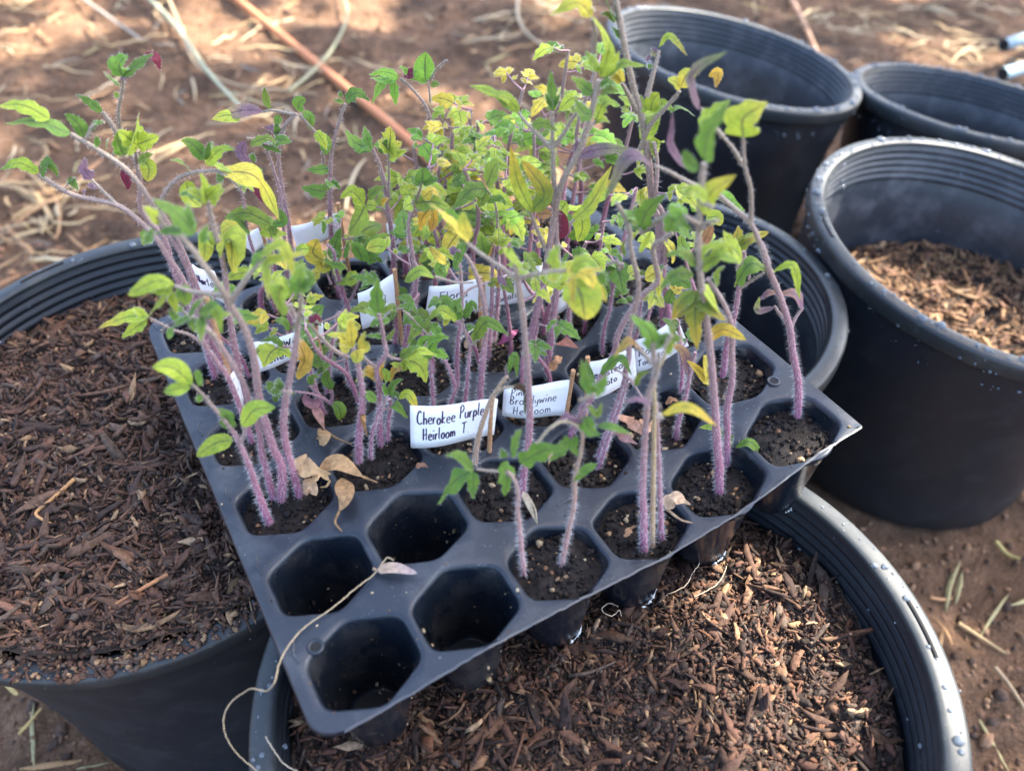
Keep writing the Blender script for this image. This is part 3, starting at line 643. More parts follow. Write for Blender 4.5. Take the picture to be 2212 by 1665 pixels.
def plant(label, base, lines, r=.0019, pale=0., lean=0., filler=0, grp='hairy tomato seedlings growing in the tray'):
    i, j = cellof(onz(*base)); B = onz(*base, soilz(i, j) + .0005)
    e = empty('tomato_seedling', B, label, 'seedling', grp); H = []; dl = {}
    def conv(tok, vw):
        ox, oy, sc_ = VW[vw]; x, y = map(float, tok.split(',')); return ox + sc_ * x, oy + sc_ * y, sc_
    st = []; sp = []; rows = [ln.split() for ln in lines.strip().split('\n') if ln.strip()]
    for li, k in enumerate(rows):
        vw, ty = k[0][0], k[0][1]
        pts = [conv(q, vw) for q in k[1:] if ',' in q]; sc_ = pts[0][2]
        if ty == 's':
            sp += [onv(u, v, B, lean * max(0, (base[1] - v)) * .0003) for u, v, _ in pts]
            if li + 1 < len(rows) and rows[li + 1][0][1] == 's': continue
            P = [B - [0, 0, .004]] + sp; P = spline(P, max(14, 5 * len(P)))
            rr = r * .88 * (1 - .5 * np.linspace(0, 1, len(P))); rr[:2] *= 1.12
            mb = MB(); zz = P[:, 2]; pl = np.full(len(P), pale); tube(mb, P, rr * (1 + .05 * np.sin(np.arange(len(P)) * 2.1)), 8, stem_cols(len(P), zz, B[2], pale)); mb.obj('stem', M_stem, e)
            add_hairs(H, P, rr, 15. * (1 - pale * .7), zfade=B[2]); st.append(P)
        elif ty == 'b':
            o0 = R_.uniform(-.006, .012); n = len(pts); P = [onv(u, v, B, o0 * q / max(1, n - 1) + lean * max(0, (base[1] - v)) * .0003) for q, (u, v, _) in enumerate(pts)]
            key = (round(pts[-1][0] / 22), round(pts[-1][1] / 22)); dl[key] = o0
            P = spline(P, 5 * n); mb = MB(); rr = np.linspace(r * .45, r * .26, len(P)); tube(mb, P, rr, 7, stem_cols(len(P), P[:, 2], B[2] - .03, pale)); mb.obj('petiole', M_stem, e)
            add_hairs(H, P, rr, 4., .0005, .0015)
        elif ty == 'l':
            wd = float(k[-3]) * sc_; kind = k[-2]; cc = k[-1]
            key = (round(pts[0][0] / 22), round(pts[0][1] / 22)); o0 = 0
            for a in (-1, 0, 1):
                for b in (-1, 0, 1): o0 = dl.get((key[0] + a, key[1] + b), o0) or o0
            px = math.hypot(pts[-1][0] - pts[0][0], pts[-1][1] - pts[0][1]); dep = float((onv(*pts[0][:2], B) - CAM) @ RC[2]); ml = px / FPX * dep
            o1 = o0 + R_.uniform(-.12, .4) * ml; n = len(pts); le = lean * max(0, (base[1] - pts[0][1])) * .0003
            P = [onv(u, v, B, le + o0 + (o1 - o0) * q / (n - 1)) for q, (u, v, _) in enumerate(pts)]
            if n == 2: P.insert(1, (P[0] + P[1]) / 2 + np.array([0, 0, .07]) * ml)
            leaf_obj(P, wd / FPX * dep, kind, cc, e, hair=H)
    for q in range(filler):   # small extra leaves on the stem, where the photograph has a thicket
        P = st[0]; k = R_.randrange(int(len(P) * .62), len(P)); small_leaf(e, P[k], R_.uniform(0, 6.28), R_.uniform(.008, .016), H, st)
    hair_obj(H, e); NPL[0] += 1
    return e
def small_leaf(e, p0, ang, ln, H, st, pal=('G', 'L', 'D', 'LY', 'G'), c=None):
    d = np.array([math.cos(ang), math.sin(ang), R_.uniform(-.1, .6)]); d = norm(d); p1 = p0 + d * ln * R_.uniform(.5, 1.2); p2 = p1 + norm(d * [1, 1, 0] + [0, 0, R_.uniform(-.6, .3)]) * ln
    mb = MB(); P = spline([p0, (p0 + p1) / 2 - [0, 0, .001], p1], 6); tube(mb, P, .0005, 5, CP2); mb.obj('petiole', M_stem, e)
    c = c or R_.choice(pal); leaf_obj([p1, (p1 + p2) / 2 + [0, 0, .1 * ln], p2], ln * R_.uniform(.5, .75), R_.choice('toms'.replace('s', 't')), c, e, hair=H)
    for sg in (-1, 1):
        for bp, bs in ((p1, .62), (p0 + (p1 - p0) * .6, .4)):
            if R_.random() < .62:
                a2 = ang + sg * R_.uniform(.8, 1.3); q = bp + norm([math.cos(a2), math.sin(a2), R_.uniform(-.4, .3)]) * ln * bs; leaf_obj([bp, (bp + q) / 2 + [0, 0, .08 * ln], q], ln * bs * .55, 't', c, e, hair=H)
def rand_plant(label, x, y, h, nl, pal, grp, lo=8, th=1.):
    i, j = min(5, max(0, round(x / S + 2.5))), min(5, max(0, round(y / S + 2.5))); B = np.array([x, y, soilz(i, j)])
    e = empty('tomato_seedling', B, label, 'seedling', grp); H = []; lx, ly = R_.gauss(0, .012), R_.gauss(0, .012)
    P = spline([B - [0, 0, .003], B + [lx * .2, ly * .2, h * .35], B + [lx * .7 + R_.gauss(0, .003), ly * .7, h * .7], B + [lx, ly, h]], 18)
    rr = np.linspace(.0016, .0009, 18) * th; mb = MB(); tube(mb, P, rr, 8, stem_cols(18, P[:, 2], B[2])); mb.obj('stem', M_stem, e); add_hairs(H, P, rr, 4.5, zfade=B[2])
    a = R_.uniform(0, 6.28)
    for q in range(nl):
        k = int(lo + (17.9 - lo) * (q + .5) / nl); a += 2.4 + R_.gauss(0, .4); small_leaf(e, P[min(17, k)], a, R_.uniform(.009, .018) * (1.15 - .4 * q / nl), H, None, pal)
    small_leaf(e, P[-1], a + 1, .012, H, None, pal)
    hair_obj(H, e); NPL[0] += 1

plant('short stem nearest the left tray edge, bent left, with two pale seed leaves', (581, 1127), """
4s 1620,1600 1560,1420 1500,1280 1440,1170
4b 1440,1170 1330,1040 1270,970 1200,900
4l 1200,900 1080,800 950,790 125 c L
4l 1190,915 1100,930 1020,950 85 c LG
4l 1235,905 1250,815 75 c G
4l 1255,965 1240,1015 42 c G
4l 1430,1180 1410,1090 1330,1055 110 t G
4l 1455,1245 1340,1270 1225,1350 115 o L
4b 1495,1270 1525,1210 1520,1160
4l 1510,1165 1590,1060 1720,1045 125 c LG
""", .0020)
plant('leaning seedling in the left group with a pale green bare upper stem', (590, 1075), """
4s 1640,1350 1620,1200 1560,1010 1500,860 1340,605 1230,500
4b 1340,605 1240,520 1190,480
4l 1200,480 1215,540 1205,570 75 c GL
4l 1240,450 1340,430 1385,585 150 m GL
4l 1180,470 1230,400 1285,360 55 t G
4l 1110,510 1060,430 70 t G
4l 1180,480 1110,520 1085,550 45 t G
4l 1080,545 1050,620 45 c G
""", .0018)
plant('tallest thick seedling of the left front cell forking below two drooping yellow green leaves', (604, 1078), """
4s 1760,1420 1700,1280 1620,1000 1590,760 1530,560 1430,390 1370,290 1290,180 1220,90
4b 1440,385 1540,240 1660,90
4l 1620,100 1760,40 1850,270 150 m LY
4l 1650,80 1600,130 1590,210 70 t G
4b 1400,350 1300,335 1190,320 1090,285
4l 1090,275 960,260 800,345 110 c L
4l 1085,280 1000,380 905,500 165 m L
4l 1120,285 1150,340 1160,410 105 o GL
1b 1230,1590 1130,1480 1040,1420 985,1350
1l 1220,1460 1110,1340 950,1240 190 m G
1l 1000,1390 940,1330 890,1290 90 t L
1l 960,1450 900,1530 75 t G
1l 1260,1520 1300,1400 60 t G
""", .0023)
plant('dark kinked stem that splits in two at its top, right side of the left group', (647, 1070), """
4s 1840,1480 1790,1300 1770,1150 1790,960 1840,700 1855,540 1810,400
4b 1850,560 1875,430 1875,330
4l 1870,340 1870,230 1905,150 130 t GL
4l 1830,400 1760,260 1640,290 100 t L
4l 1800,260 1740,330 1760,470 170 o LD
4l 1880,300 1940,240 1900,170 70 t G
5l 100,940 50,930 0,880 140 m G
5b 150,950 130,950 100,940
""", .0021)
plant('pink brown stem standing just behind the left group topped by upright yellow leaves', (533, 915), """
4s 1500,870 1460,640 1430,450 1400,180 1370,50
1s 1330,1400 1300,1260
1l 1295,1260 1270,1160 1250,1080 190 m L
1l 1310,1250 1400,1180 110 t L
1l 1280,1265 1200,1210 1115,1215 85 t G
1l 1360,1560 1440,1500 1450,1700 220 o LY
1l 1330,1540 1290,1480 1270,1640 120 o LY
""", .0020)
plant('seedling in the left column with a long petiole reaching over the left pot', (545, 955), """
4s 1500,1050 1430,870 1370,780 1270,640 1235,540 1180,450
4b 1270,650 1180,590 1080,560 940,490
4l 930,480 800,480 612,550 95 t LO
4l 920,500 840,550 760,612 95 t L
4l 900,470 830,420 60 t L
4b 1235,540 1140,440 1060,350
4l 1070,360 1040,340 60 t G
4l 1140,440 1090,420 45 s G
""", .0017)
plant('purple stem sweeping left over the pot rim with small curled leaves, left back group', (462, 815), """
4s 1300,700 1240,520 1190,350 1120,210 1050,110 990,10
1s 930,1440 870,1380 730,1280 500,1230 380,1180 240,1090
1l 240,1080 120,1020 0,1060 85 t LG
1l 250,1080 300,1020 370,1110 95 t G
1l 410,1170 470,1110 60 s PG
1l 430,1110 490,1190 60 t G
1l 520,1220 535,1195 40 o P
1b 730,1280 640,1190 570,1120
1l 570,1120 530,1060 535,990 80 t P
1l 620,1170 540,1160 40 s P
""", .0019)
plant('tall stem leaning far left that ends in two long leaves at the picture edge', (470, 800), """
4s 1310,720 1260,540 1210,300 1160,150 1090,20
1s 1000,1400 930,1240 790,1060 600,930 440,835
1l 440,840 240,760 30,770 115 t GL
1l 310,745 150,660 -30,660 110 t L
1l 530,860 490,780 405,710 85 o G
1b 540,860 580,790 650,765
1l 560,820 600,770 650,765 45 s G
1l 610,920 600,850 45 s G
1l 660,930 680,870 40 s D
""", .0020)
plant('upright seedling at the far left with a hooked purple tipped top leaf', (445, 735), """
4s 1090,200 1050,60 1010,-40
1s 950,1400 880,1300 875,1150 850,1020 735,850 705,790 640,700
1l 635,700 560,640 475,590 65 t G
1b 790,960 740,740 765,560 770,490
1l 765,480 745,400 800,350 120 t GB
1l 770,470 870,400 960,335 90 t G
1l 900,340 970,360 1000,440 60 s R
1l 755,540 700,500 645,450 45 t G
1l 745,610 710,575 35 s D
1l 750,500 810,445 850,430 45 s P
1b 850,1020 850,980 845,940
1l 850,940 840,850 870,715 300 m L
1l 895,1000 930,1050 920,1135 105 o LY
1l 770,970 740,900 730,820 110 t GL
1l 860,1010 960,960 60 t D
1l 760,1060 790,1120 800,1190 60 s R
1l 980,1480 930,1470 890,1530 120 t GL
1l 1030,1430 990,1430 70 t O
""", .0021)
plant('arching seedling whose bowed stem carries a long toothed yellow leaf, left back group', (500, 800), """
4s 1320,640 1230,300 1100,-20
1s 1000,1300 1080,1140 1200,1080 1350,1065
1l 1190,1070 1130,1010 1060,1000 65 t GL
1l 1290,995 1200,900 1128,878 95 o G
1l 1285,1025 1380,930 1470,935 120 m LG
1l 1380,1070 1600,1110 1750,1380 150 b YL
1l 1290,1000 1310,880 50 t G
1l 1160,1130 1190,1240 1260,1290 110 o L
1b 1350,1065 1430,1110 1500,1180
1l 1390,1090 1350,1130 80 t G
""", .0018)
plant('slim green stemmed seedling in the back left with a few narrow top leaves', (596, 668), """
1s 1560,1500 1530,1300 1500,1180 1440,1120
1l 1560,1450 1480,1360 1400,1360 80 o GD
1l 1690,1400 1540,1330 1400,1365 100 o D
1l 1700,1400 1770,1380 1740,1300 60 o G
1l 1690,1410 1720,1470 60 o D
1l 1520,1150 1600,1180 1640,1270 60 s R
2l 30,1450 10,1380 60 t G
""", .0013, filler=1)
plant('tall seedling whose bent top holds a rolled purple and yellow leaf out to the left', (635, 625), """
1s 1820,1590 1800,1400 1765,1200 1740,1000 1750,850 1790,770 1850,710
1l 1860,695 1870,640 1910,620 85 o G
1b 1830,715 1760,700 1690,690 1640,700
1l 1640,695 1520,690 1320,745 90 s PY
1l 1500,740 1420,720 1322,745 80 s LY
1l 1690,680 1660,620 1650,545 50 s D
1l 1745,720 1725,790 50 o G
1l 1890,700 1940,740 1930,810 60 o G
1b 1870,720 1930,780 1975,830
1l 1970,820 2010,870 2040,940 75 t L
1l 1745,840 1700,800 1645,800 45 s P
1l 1740,850 1720,770 60 t G
1l 1500,1400 1420,1430 1380,1470 110 c YL
""", .0018)
plant('short back seedling with one purple folded leaf beside the tall bent one', (622, 640), """
1s 1760,1300 1740,1170 1690,1000 1650,900
1b 1650,900 1600,870 1540,865
1l 1530,880 1510,960 1580,1035 70 s P
1l 1570,1000 1590,960 50 t G
1l 1560,900 1680,860 1720,900 60 t D
1l 1640,900 1760,960 60 t G
1l 1590,1100 1640,1060 60 o LG
""", .0014, filler=1)
plant('straight hairy stem in the back with a flat green leaf pointing right at its tip', (722, 600), """
2s 65,1400 65,1200 68,1000 85,900 120,760 158,650
2l 160,630 230,580 312,632 85 t G
2l 150,640 85,630 35 s D
2l 130,610 130,570 30 s G
1l 2050,1050 2000,1060 1910,1060 70 t G
1b 2010,950 2020,1010 2010,1080
1l 2035,1200 1980,1190 1880,1170 100 t G
2l 20,1180 100,1130 60 t D
2l 20,960 40,880 0,830 80 o GL
""", .0017, filler=1)
plant('seedling behind the yellow variety label carrying one dark and one bright yellow leaf', (842, 640), """
2s 460,1620 440,1400 415,1250 400,1120 370,1020 330,930
2l 330,925 230,900 155,815 160 m G
2b 430,1250 430,1100 430,960
2l 430,960 440,870 440,790 220 m LY
2l 390,960 400,910 420,870 60 t G
2b 430,1370 400,1310 350,1290
2l 285,1280 240,1370 175,1460 165 o LD
2l 275,1275 200,1200 125,1240 110 t L
2l 290,1280 355,1290 75 o L
2l 380,1270 430,1240 50 t O
2l 430,990 545,940 70 t L
2l 300,1240 350,1190 410,1160 70 t D
2b 420,1180 380,1100 370,1010
""", .0018, filler=1)
plant('dark purple kinked stem in the middle holding a three part leaf above an orange one', (868, 775), """
c s
""".replace('c s','').strip() + """cs 790,900 760,700 730,500 700,280 745,130 760,10
2b 600,1250 625,1180 635,1140
2l 637,1145 640,1100 635,1045 110 o G
2l 640,1145 690,1130 742,1120 60 o G
2l 630,1150 600,1130 570,1105 50 o G
2l 575,1290 600,1210 600,1170 40 s D
2l 580,1270 520,1300 100 t L
2l 590,1270 700,1260 820,1300 120 t DL
2b 600,1310 650,1310 690,1290
2l 690,1290 640,1360 620,1440 120 t O
2l 700,1300 710,1380 690,1450 75 o ON
2l 640,1240 700,1190 745,1220 80 t YO
""", .0018)
plant('pale fuzzy seedling at the very back with bright green leaves spread to both sides', (905, 575), """
2s 760,950 700,780 660,660 560,540 500,490
2l 490,480 400,450 305,470 65 t B
2l 490,490 400,500 320,650 150 m B
2l 590,430 560,470 520,480 60 s R
2l 590,500 520,430 495,415 50 t B
2b 690,640 680,540 670,500
2l 660,510 655,420 660,325 140 o B
2l 670,510 600,480 590,440 60 t B
2b 690,500 730,430 795,375
2l 690,530 750,530 45 s D
""", .0014)
plant('seedling with a tall bare trunk that forks low in three above the brandywine label', (1178, 823), """
5s 1790,500 1820,200
2s 1475,1450 1462,1200 1455,940
2b 1440,925 1370,850 1300,780 1235,700
2l 1245,705 1120,600 930,530 95 b DL
2l 1240,700 1180,620 1110,600 70 o L
2b 1450,930 1452,800 1450,700
2l 1450,690 1445,560 1440,440 80 t G
2l 1440,670 1405,580 40 t G
2l 1460,670 1505,580 40 t G
2b 1465,915 1530,820 1590,720 1640,680
2l 1700,720 1640,700 1590,620 100 t GD
2l 1640,690 1600,640 60 t G
2l 1320,790 1400,770 1480,820 80 t D
""", .0021)
plant('tallest thin stem at centre right topped by a fan of long lime leaflets', (1130, 823), """
5s 1640,650 1720,300 1765,50
2s 1480,1250 1530,1100 1590,1000 1650,850 1700,680 1740,500
2l 1750,480 1800,300 1700,95 95 t L
2l 1755,470 1820,400 1870,320 80 t L
2l 1745,440 1700,380 1655,315 60 t LG
2l 1700,590 1640,530 1568,480 90 t GL
2l 1750,590 1800,560 1870,575 60 s D
2l 1770,480 1880,400 2035,415 65 t DL
2l 1745,530 1800,510 1850,540 50 t G
2b 1710,330 1715,200 1700,120
2l 1700,100 1600,20 1438,95 110 b YL
2l 1690,80 1680,50 60 t Y
2l 1590,980 1750,930 1940,930 85 s PD
2l 1620,960 1600,870 60 t P
2b 1640,880 1690,790 1720,760
2l 1720,760 1780,640 1875,665 110 b LG
2l 1710,770 1760,740 1810,770 50 t L
2b 1410,1560 1350,1420 1300,1300
2l 1330,1330 1240,1150 1190,910 90 s LO
2l 1320,1320 1400,1200 1260,1000 110 o DO
2b 1420,1560 1510,1440 1590,1370
2l 1590,1370 1700,1260 1825,1040 130 s LY
2l 1480,1500 1500,1400 1490,1310 130 o R
2l 1350,1340 1450,1340 70 c N
""", .0024)
plant('slender stem crossing in front of the brandywine label with a scar half way', (1128, 1070), """
5s 1600,1500 1640,1200 1635,900 1620,700 1600,480 1570,290 1545,100
5b 1550,240 1480,180 1400,130 1250,20
2l 930,1500 800,1370 680,1270 120 t Y
2l 940,1490 900,1400 895,1320 85 o YL
2l 870,1480 910,1520 60 s G
5b 1580,240 1660,215 1740,205
5l 1790,170 1800,100 1830,30 95 t LG
5l 1790,205 1790,270 95 t LY
5b 1740,205 1810,195 1870,190
5l 1870,185 2010,230 2125,390 150 m YO
5l 1900,240 1960,340 1990,500 260 o LY
5l 1900,180 1980,130 2070,170 110 t LG
5l 2080,270 2120,200 80 t G
5l 1540,90 1500,60 1610,200 60 s LD
""", .0019)
plant('olive stem running diagonally up to the right from the cell under the beefsteak label', (1222, 948), """
fs 280,900 330,700 380,560 470,400 580,240 700,110 810,10
hs 150,540 260,450 370,370
hb 20,370 180,260 380,130
dl 1520,330 1600,120 1800,-60 260 t G
db 1510,350 1720,220 1960,60
dl 1500,330 1400,310 1300,330 60 t G
dl 1780,210 1850,280 1870,350 90 t G
dl 1880,330 1960,300 2110,450 170 t G
dl 1840,60 2000,110 2060,220 120 t B
dl 1520,600 1570,480 1640,350 100 s L
""", .0021)
plant('olive brown straight stem just right of the diagonal one rising into a dark narrow shoot', (1290, 992), """
fs 410,1230 440,1050 480,850 480,650 530,400 560,250 590,40
ds 1400,520 1400,380 1350,220 1250,30
dl 1420,250 1430,120 1510,10 100 t G
dl 1380,230 1320,190 1380,120 40 t D
dl 1480,290 1360,230 60 s D
dl 1350,640 1320,540 1345,450 50 s D
db 1300,740 1240,700 1130,740
dl 700,600 640,700 600,740 45 t G
""", .0018)
plant('purple stem rising behind the beefsteak label into the central thicket', (1335, 770), """
fs 570,620 590,450 620,260 650,160
dl 1480,860 1560,830 1620,880 60 t D
db 1440,860 1520,870 1570,880
dl 1570,900 1700,850 1730,1130 190 b YL
dl 1700,830 1760,760 1810,770 70 t G
dl 1830,1180 1880,1050 1990,1060 150 t GD
dl 1980,1050 1900,960 2110,1000 130 t YO
""", .0014, filler=1)
plant('dark purple slim stem left of the purple one behind the beefsteak label', (1304, 765), """
fs 180,700 210,500 260,350
ds 1210,1000 1260,860 1320,720
dl 1160,800 1200,930 1190,1060 70 s P
dl 1240,760 1300,740 1310,850 40 s N
dl 1300,720 1260,600 60 t G
""", .0013, filler=1)
plant('tall seedling near the right end whose hanging olive leaves droop at mid height', (1557, 1062), """
6s 1160,1400 1150,1300 1130,1000 1110,750 1080,500 1045,250 1030,50
3s 335,1382 345,1200 360,1000 368,940
3l 370,930 400,760 515,600 150 t G
3l 340,960 290,940 245,870 85 o G
3l 400,1240 400,1120 555,1010 120 s LO
3b 350,1170 390,1180 420,1200
6l 1020,150 930,80 820,95 85 t DG
6l 1040,180 1170,100 1300,150 95 t DL
6l 1000,210 880,220 790,310 95 t DG
6l 1020,310 1010,480 1025,690 200 m DO
6l 1000,320 910,400 865,500 95 t DO
6l 1060,300 1110,360 1170,465 105 o L
6l 1040,120 1070,60 1180,10 60 t L
6l 1110,120 1200,40 1250,100 110 t L
3l 390,1150 300,1090 250,1120 80 t L
3l 160,1340 210,1250 300,1330 110 t G
3l 260,1240 200,1220 160,1185 80 t B
3b 350,1300 300,1270 260,1240
3b 340,1330 370,1290 450,1270
""", .0022)
plant('bent brown stem near the right end with narrow seed leaves at its foot', (1572, 1000), """
6s 1210,1200 1210,1050 1240,880 1240,700 1240,550 1200,420 1150,330 1090,240
6l 1235,1290 1230,1240 1255,1215 35 o G
6l 1260,1295 1350,1260 1440,1355 62 c GL
6l 1200,1235 1130,1170 1035,1170 50 c GL
6l 1130,300 1150,200 1200,160 50 t D
6l 1120,280 1120,230 35 t G
6l 1080,640 1180,560 1330,625 85 c OY
6l 1060,720 1090,860 960,750 95 o YO
""", .0020)
plant('rightmost seedling, alone in the corner cell, with two curled pinkish leaves', (1727, 898), """
6s 1655,900 1620,700 1600,540 1540,350 1470,180 1420,20
3s 740,1520 690,1400 640,1290 540,1200 450,1120 390,1060
3b 640,1280 640,1100 605,960 595,790
3l 595,790 600,680 735,590 220 t LY
3b 590,950 540,860 480,790
3b 480,790 400,700 350,620
3l 345,640 300,430 505,295 80 s PD
3l 350,740 440,650 520,575 130 t LG
3l 290,985 180,850 190,650 55 s P
3b 330,1075 240,1030 150,980 80,955
3l 80,960 -60,900 -200,1150 85 s PD
6b 1605,540 1545,470 1505,410
6l 1510,420 1400,440 1415,350 45 s PL
6l 1415,365 1470,330 1520,335 55 s PN
6b 1610,540 1640,480 1685,420
6l 1685,430 1640,340 1525,335 75 s PN
6b 1290,300 1380,240 1440,205
6l 1270,270 1360,150 1510,200 120 b GL
6l 1500,195 1620,160 1665,370 60 s L
3l 590,1490 530,1420 480,1330 120 t L
""", .0020)
plant('pink stem near the right end topped by a broad olive three lobed leaf', (1560, 812), """
6s 1190,800 1210,650 1260,450 1285,290 1310,120
hs 1180,640 1180,580
hb 1110,800 1110,700 1110,590
hl 1110,590 1100,450 1110,290 330 m DO
hl 1140,480 1300,420 1465,365 120 o DO
hl 1050,600 960,480 800,490 150 t LG
hb 1180,600 1230,780 1240,900
hl 1080,980 1240,780 1530,810 170 b DL
""", .0020)
plant('thickest pale pink stem in the back right rising past the top edge of the picture', (1440, 720), """
fs 860,300 760,100
hs 250,900 225,600 205,200
2s 2080,1300 2050,1000 2010,740 1960,560 1920,380 1880,180 1850,20 1830,-80
2l 1850,130 1800,50 1775,-40 80 t G
2l 1850,135 1800,90 1748,90 45 t D
2l 1880,240 1850,200 1815,165 40 t G
2b 1980,700 1930,600 1885,520
2l 1880,510 1840,490 1800,490 55 o Y
2l 1885,510 1860,440 1840,400 70 o Y
3b 40,560 75,430 110,290
3l 110,275 170,210 275,325 40 s LN
3l 100,280 80,300 85,330 40 s PL
3l 60,370 50,400 40 t G
3l 50,350 35,330 45 s P
3l 60,640 75,580 110,535 95 o L
3l 40,640 10,590 0,545 60 t LG
3l 60,640 130,600 200,640 70 t LG
3b 0,860 60,720 150,620 230,525
3l 235,510 200,470 158,462 60 o YL
3l 235,505 270,430 325,440 90 o YL
3l 395,440 450,420 435,510 60 s ON
3l 40,750 20,700 90,660 50 t LG
3l 0,800 50,740 120,650 100 s LD
3l 80,790 100,830 90,910 95 o L
3l 170,650 230,620 320,670 60 t G
""", .0027)
plant('second pink stem standing close against the thickest one in the back right', (1458, 728), """
hs 270,900 290,600 270,300 250,120
3s 90,1150 100,950 80,820
3l 200,1500 180,1430 130,1380 90 o YL
3l 20,1200 0,1120 30,1090 60 o LY
3l 290,1460 240,1400 250,1330 90 t GL
3l 300,1220 340,1150 300,1080 80 o B
3l 350,1100 450,1110 605,1220 90 t B
3l 420,1290 360,1400 300,1450 70 s NR
3l 380,1260 440,1250 465,1300 90 o LY
""", .0020, filler=1)
plant('sparse seedling whose bare stem ends in a heart shaped green leaf', (1393, 1186), """
Ds 1390,1100 1388,1050
fs 690,1390 740,1200 780,1020 760,850 750,700
fl 745,790 720,600 500,400 230 t GB
fl 760,780 860,700 880,600 100 t G
fl 830,720 880,640 960,610 110 t GD
fb 780,1100 800,1010 830,820
fl 970,600 950,530 990,480 45 s D
fb 960,620 900,720 880,800
fb 850,1560 830,1540 800,1520
fl 850,1520 1150,1440 1490,1660 120 s YO
fl 740,1420 600,1350 415,1390 60 s P
fb 740,960 690,880 600,790 540,780
fl 640,800 480,690 310,880 120 s NY
""", .0019)
plant('thin yellowish stem beside the sparse seedling with a dried flower curl at its foot', (1411, 1175), """
fs 770,1400 760,1250 790,1050 870,900 900,830
fl 900,830 960,700 1100,640 150 t D
fl 560,1200 600,1080 740,1030 80 t D
fl 720,1560 690,1500 700,1440 60 c TN
""", .0014, pale=.7)
plant('short pink stem behind the sparse seedling in the same front cell', (1432, 1160), """
fs 800,1550 780,1420 765,1280
""", .0014)
plant('drooping seedling leaning over the beefsteak label with a curled green tip', (1290, 1010), """
fs 400,1370 470,1130 640,1340
""".replace('640,1340', '560,1190') + """
fb 640,1350 540,1190 450,1090 300,1010 170,1050
fl 150,1060 380,890 510,1080 150 t G
fl 80,1240 40,1080 -10,900 95 s G
fl 90,1260 180,1180 230,1080 95 t G
fl 70,1240 20,1180 0,1130 70 t G
""", .0012)
plant('reddish stem leaning right between the yellow seed leaves in the second row', (1463, 944), """
6s 900,1150 940,1020 980,830 1010,700
6b 975,860 930,760 900,640
6l 975,830 940,700 830,640 60 s PO
6l 905,640 870,560 900,500 50 s D
""", .0016)
plant('pale pink stem far back between the label and the yellow leaves, third row', (1474, 835), """
6s 930,800 915,660 905,500
6l 905,500 850,560 60 t G
6l 910,560 800,490 60 t G
""", .0013, filler=1)
plant('left of two pale damaged sprouts at the front with drooping deep green toothed leaves', (1132, 1238), """
Ds 1124,1160 1118,1100
5s 1570,1590 1550,1500 1500,1440
5b 1500,1450 1400,1440 1310,1430
5l 1290,1430 1200,1350 1115,1345 110 t G
5l 1280,1440 1180,1500 1065,1650 155 b G
5l 1300,1450 1290,1530 1290,1615 90 t G
5l 1470,1385 1500,1480 1490,1600 140 b G
5l 1490,1360 1460,1300 60 t G
5l 1530,1340 1560,1260 1590,1180 120 t G
5l 1580,1390 1740,1310 1885,1300 140 b G
""", .0014, pale=.25)
plant('right of two pale damaged sprouts at the front with a knotted brown top', (1212, 1218), """
Ds 1225,1160 1240,1090
5s 1925,1480 1960,1330 1970,1200 1930,1150
6b 290,1170 200,1130 110,1170 20,1270
6l 300,1160 230,1090 160,1130 75 s P
6l 330,1100 350,1180 420,1220 120 t G
6l 400,1160 480,1160 610,1210 50 s G
6l 230,1240 170,1310 90,1380 95 t G
6l 270,1220 250,1290 290,1350 60 s G
6b 290,1170 300,1080 340,1020
6l 340,1020 300,1050 330,1130 45 s P
6l 340,1030 400,1090 430,1010 45 s D
6l 380,960 330,900 300,740 80 t G
6l 375,960 430,900 460,840 80 t G
6b 290,1000 350,980 380,960
6l 400,1400 330,1430 250,1510 60 s G
""", .0014, pale=.35)
plant('half withered seedling with a kinked yellowish stem and a hooked green tip before the label', (1027, 1020), """
5s 1300,1370 1330,1200 1390,1020 1440,930 1500,850
5l 1500,840 1550,720 1560,860 50 s G
5l 1490,850 1500,780 40 s PG
5b 1420,960 1480,925 1540,915
5l 1530,915 1620,940 1610,1090 62 t KG
""", .0017, pale=.55)
plant('stout seedling of the second column topped by a bright yellow lobed leaf', (773, 996), """
5s 575,1250 590,1100 600,980 580,830 555,720 530,650
gb 1180,640 1160,560 1150,480
gl 1140,460 980,330 825,320 150 b YL
gl 1120,440 1110,300 1095,150 140 o Y
gl 1100,480 1030,480 975,440 90 o YL
gl 1185,470 1240,370 1280,285 95 o YG
gl 1200,470 1270,460 1310,400 130 o YD
gl 1160,490 1180,560 1155,640 160 o YL
gb 1070,580 900,480 750,330 640,200
gl 620,160 730,120 770,190 90 t R
gl 640,180 580,150 60 t D
gl 1200,1020 1250,1010 1175,990 40 c G
gl 1220,1130 1240,1300 1300,1470 50 s N
""", .0021)
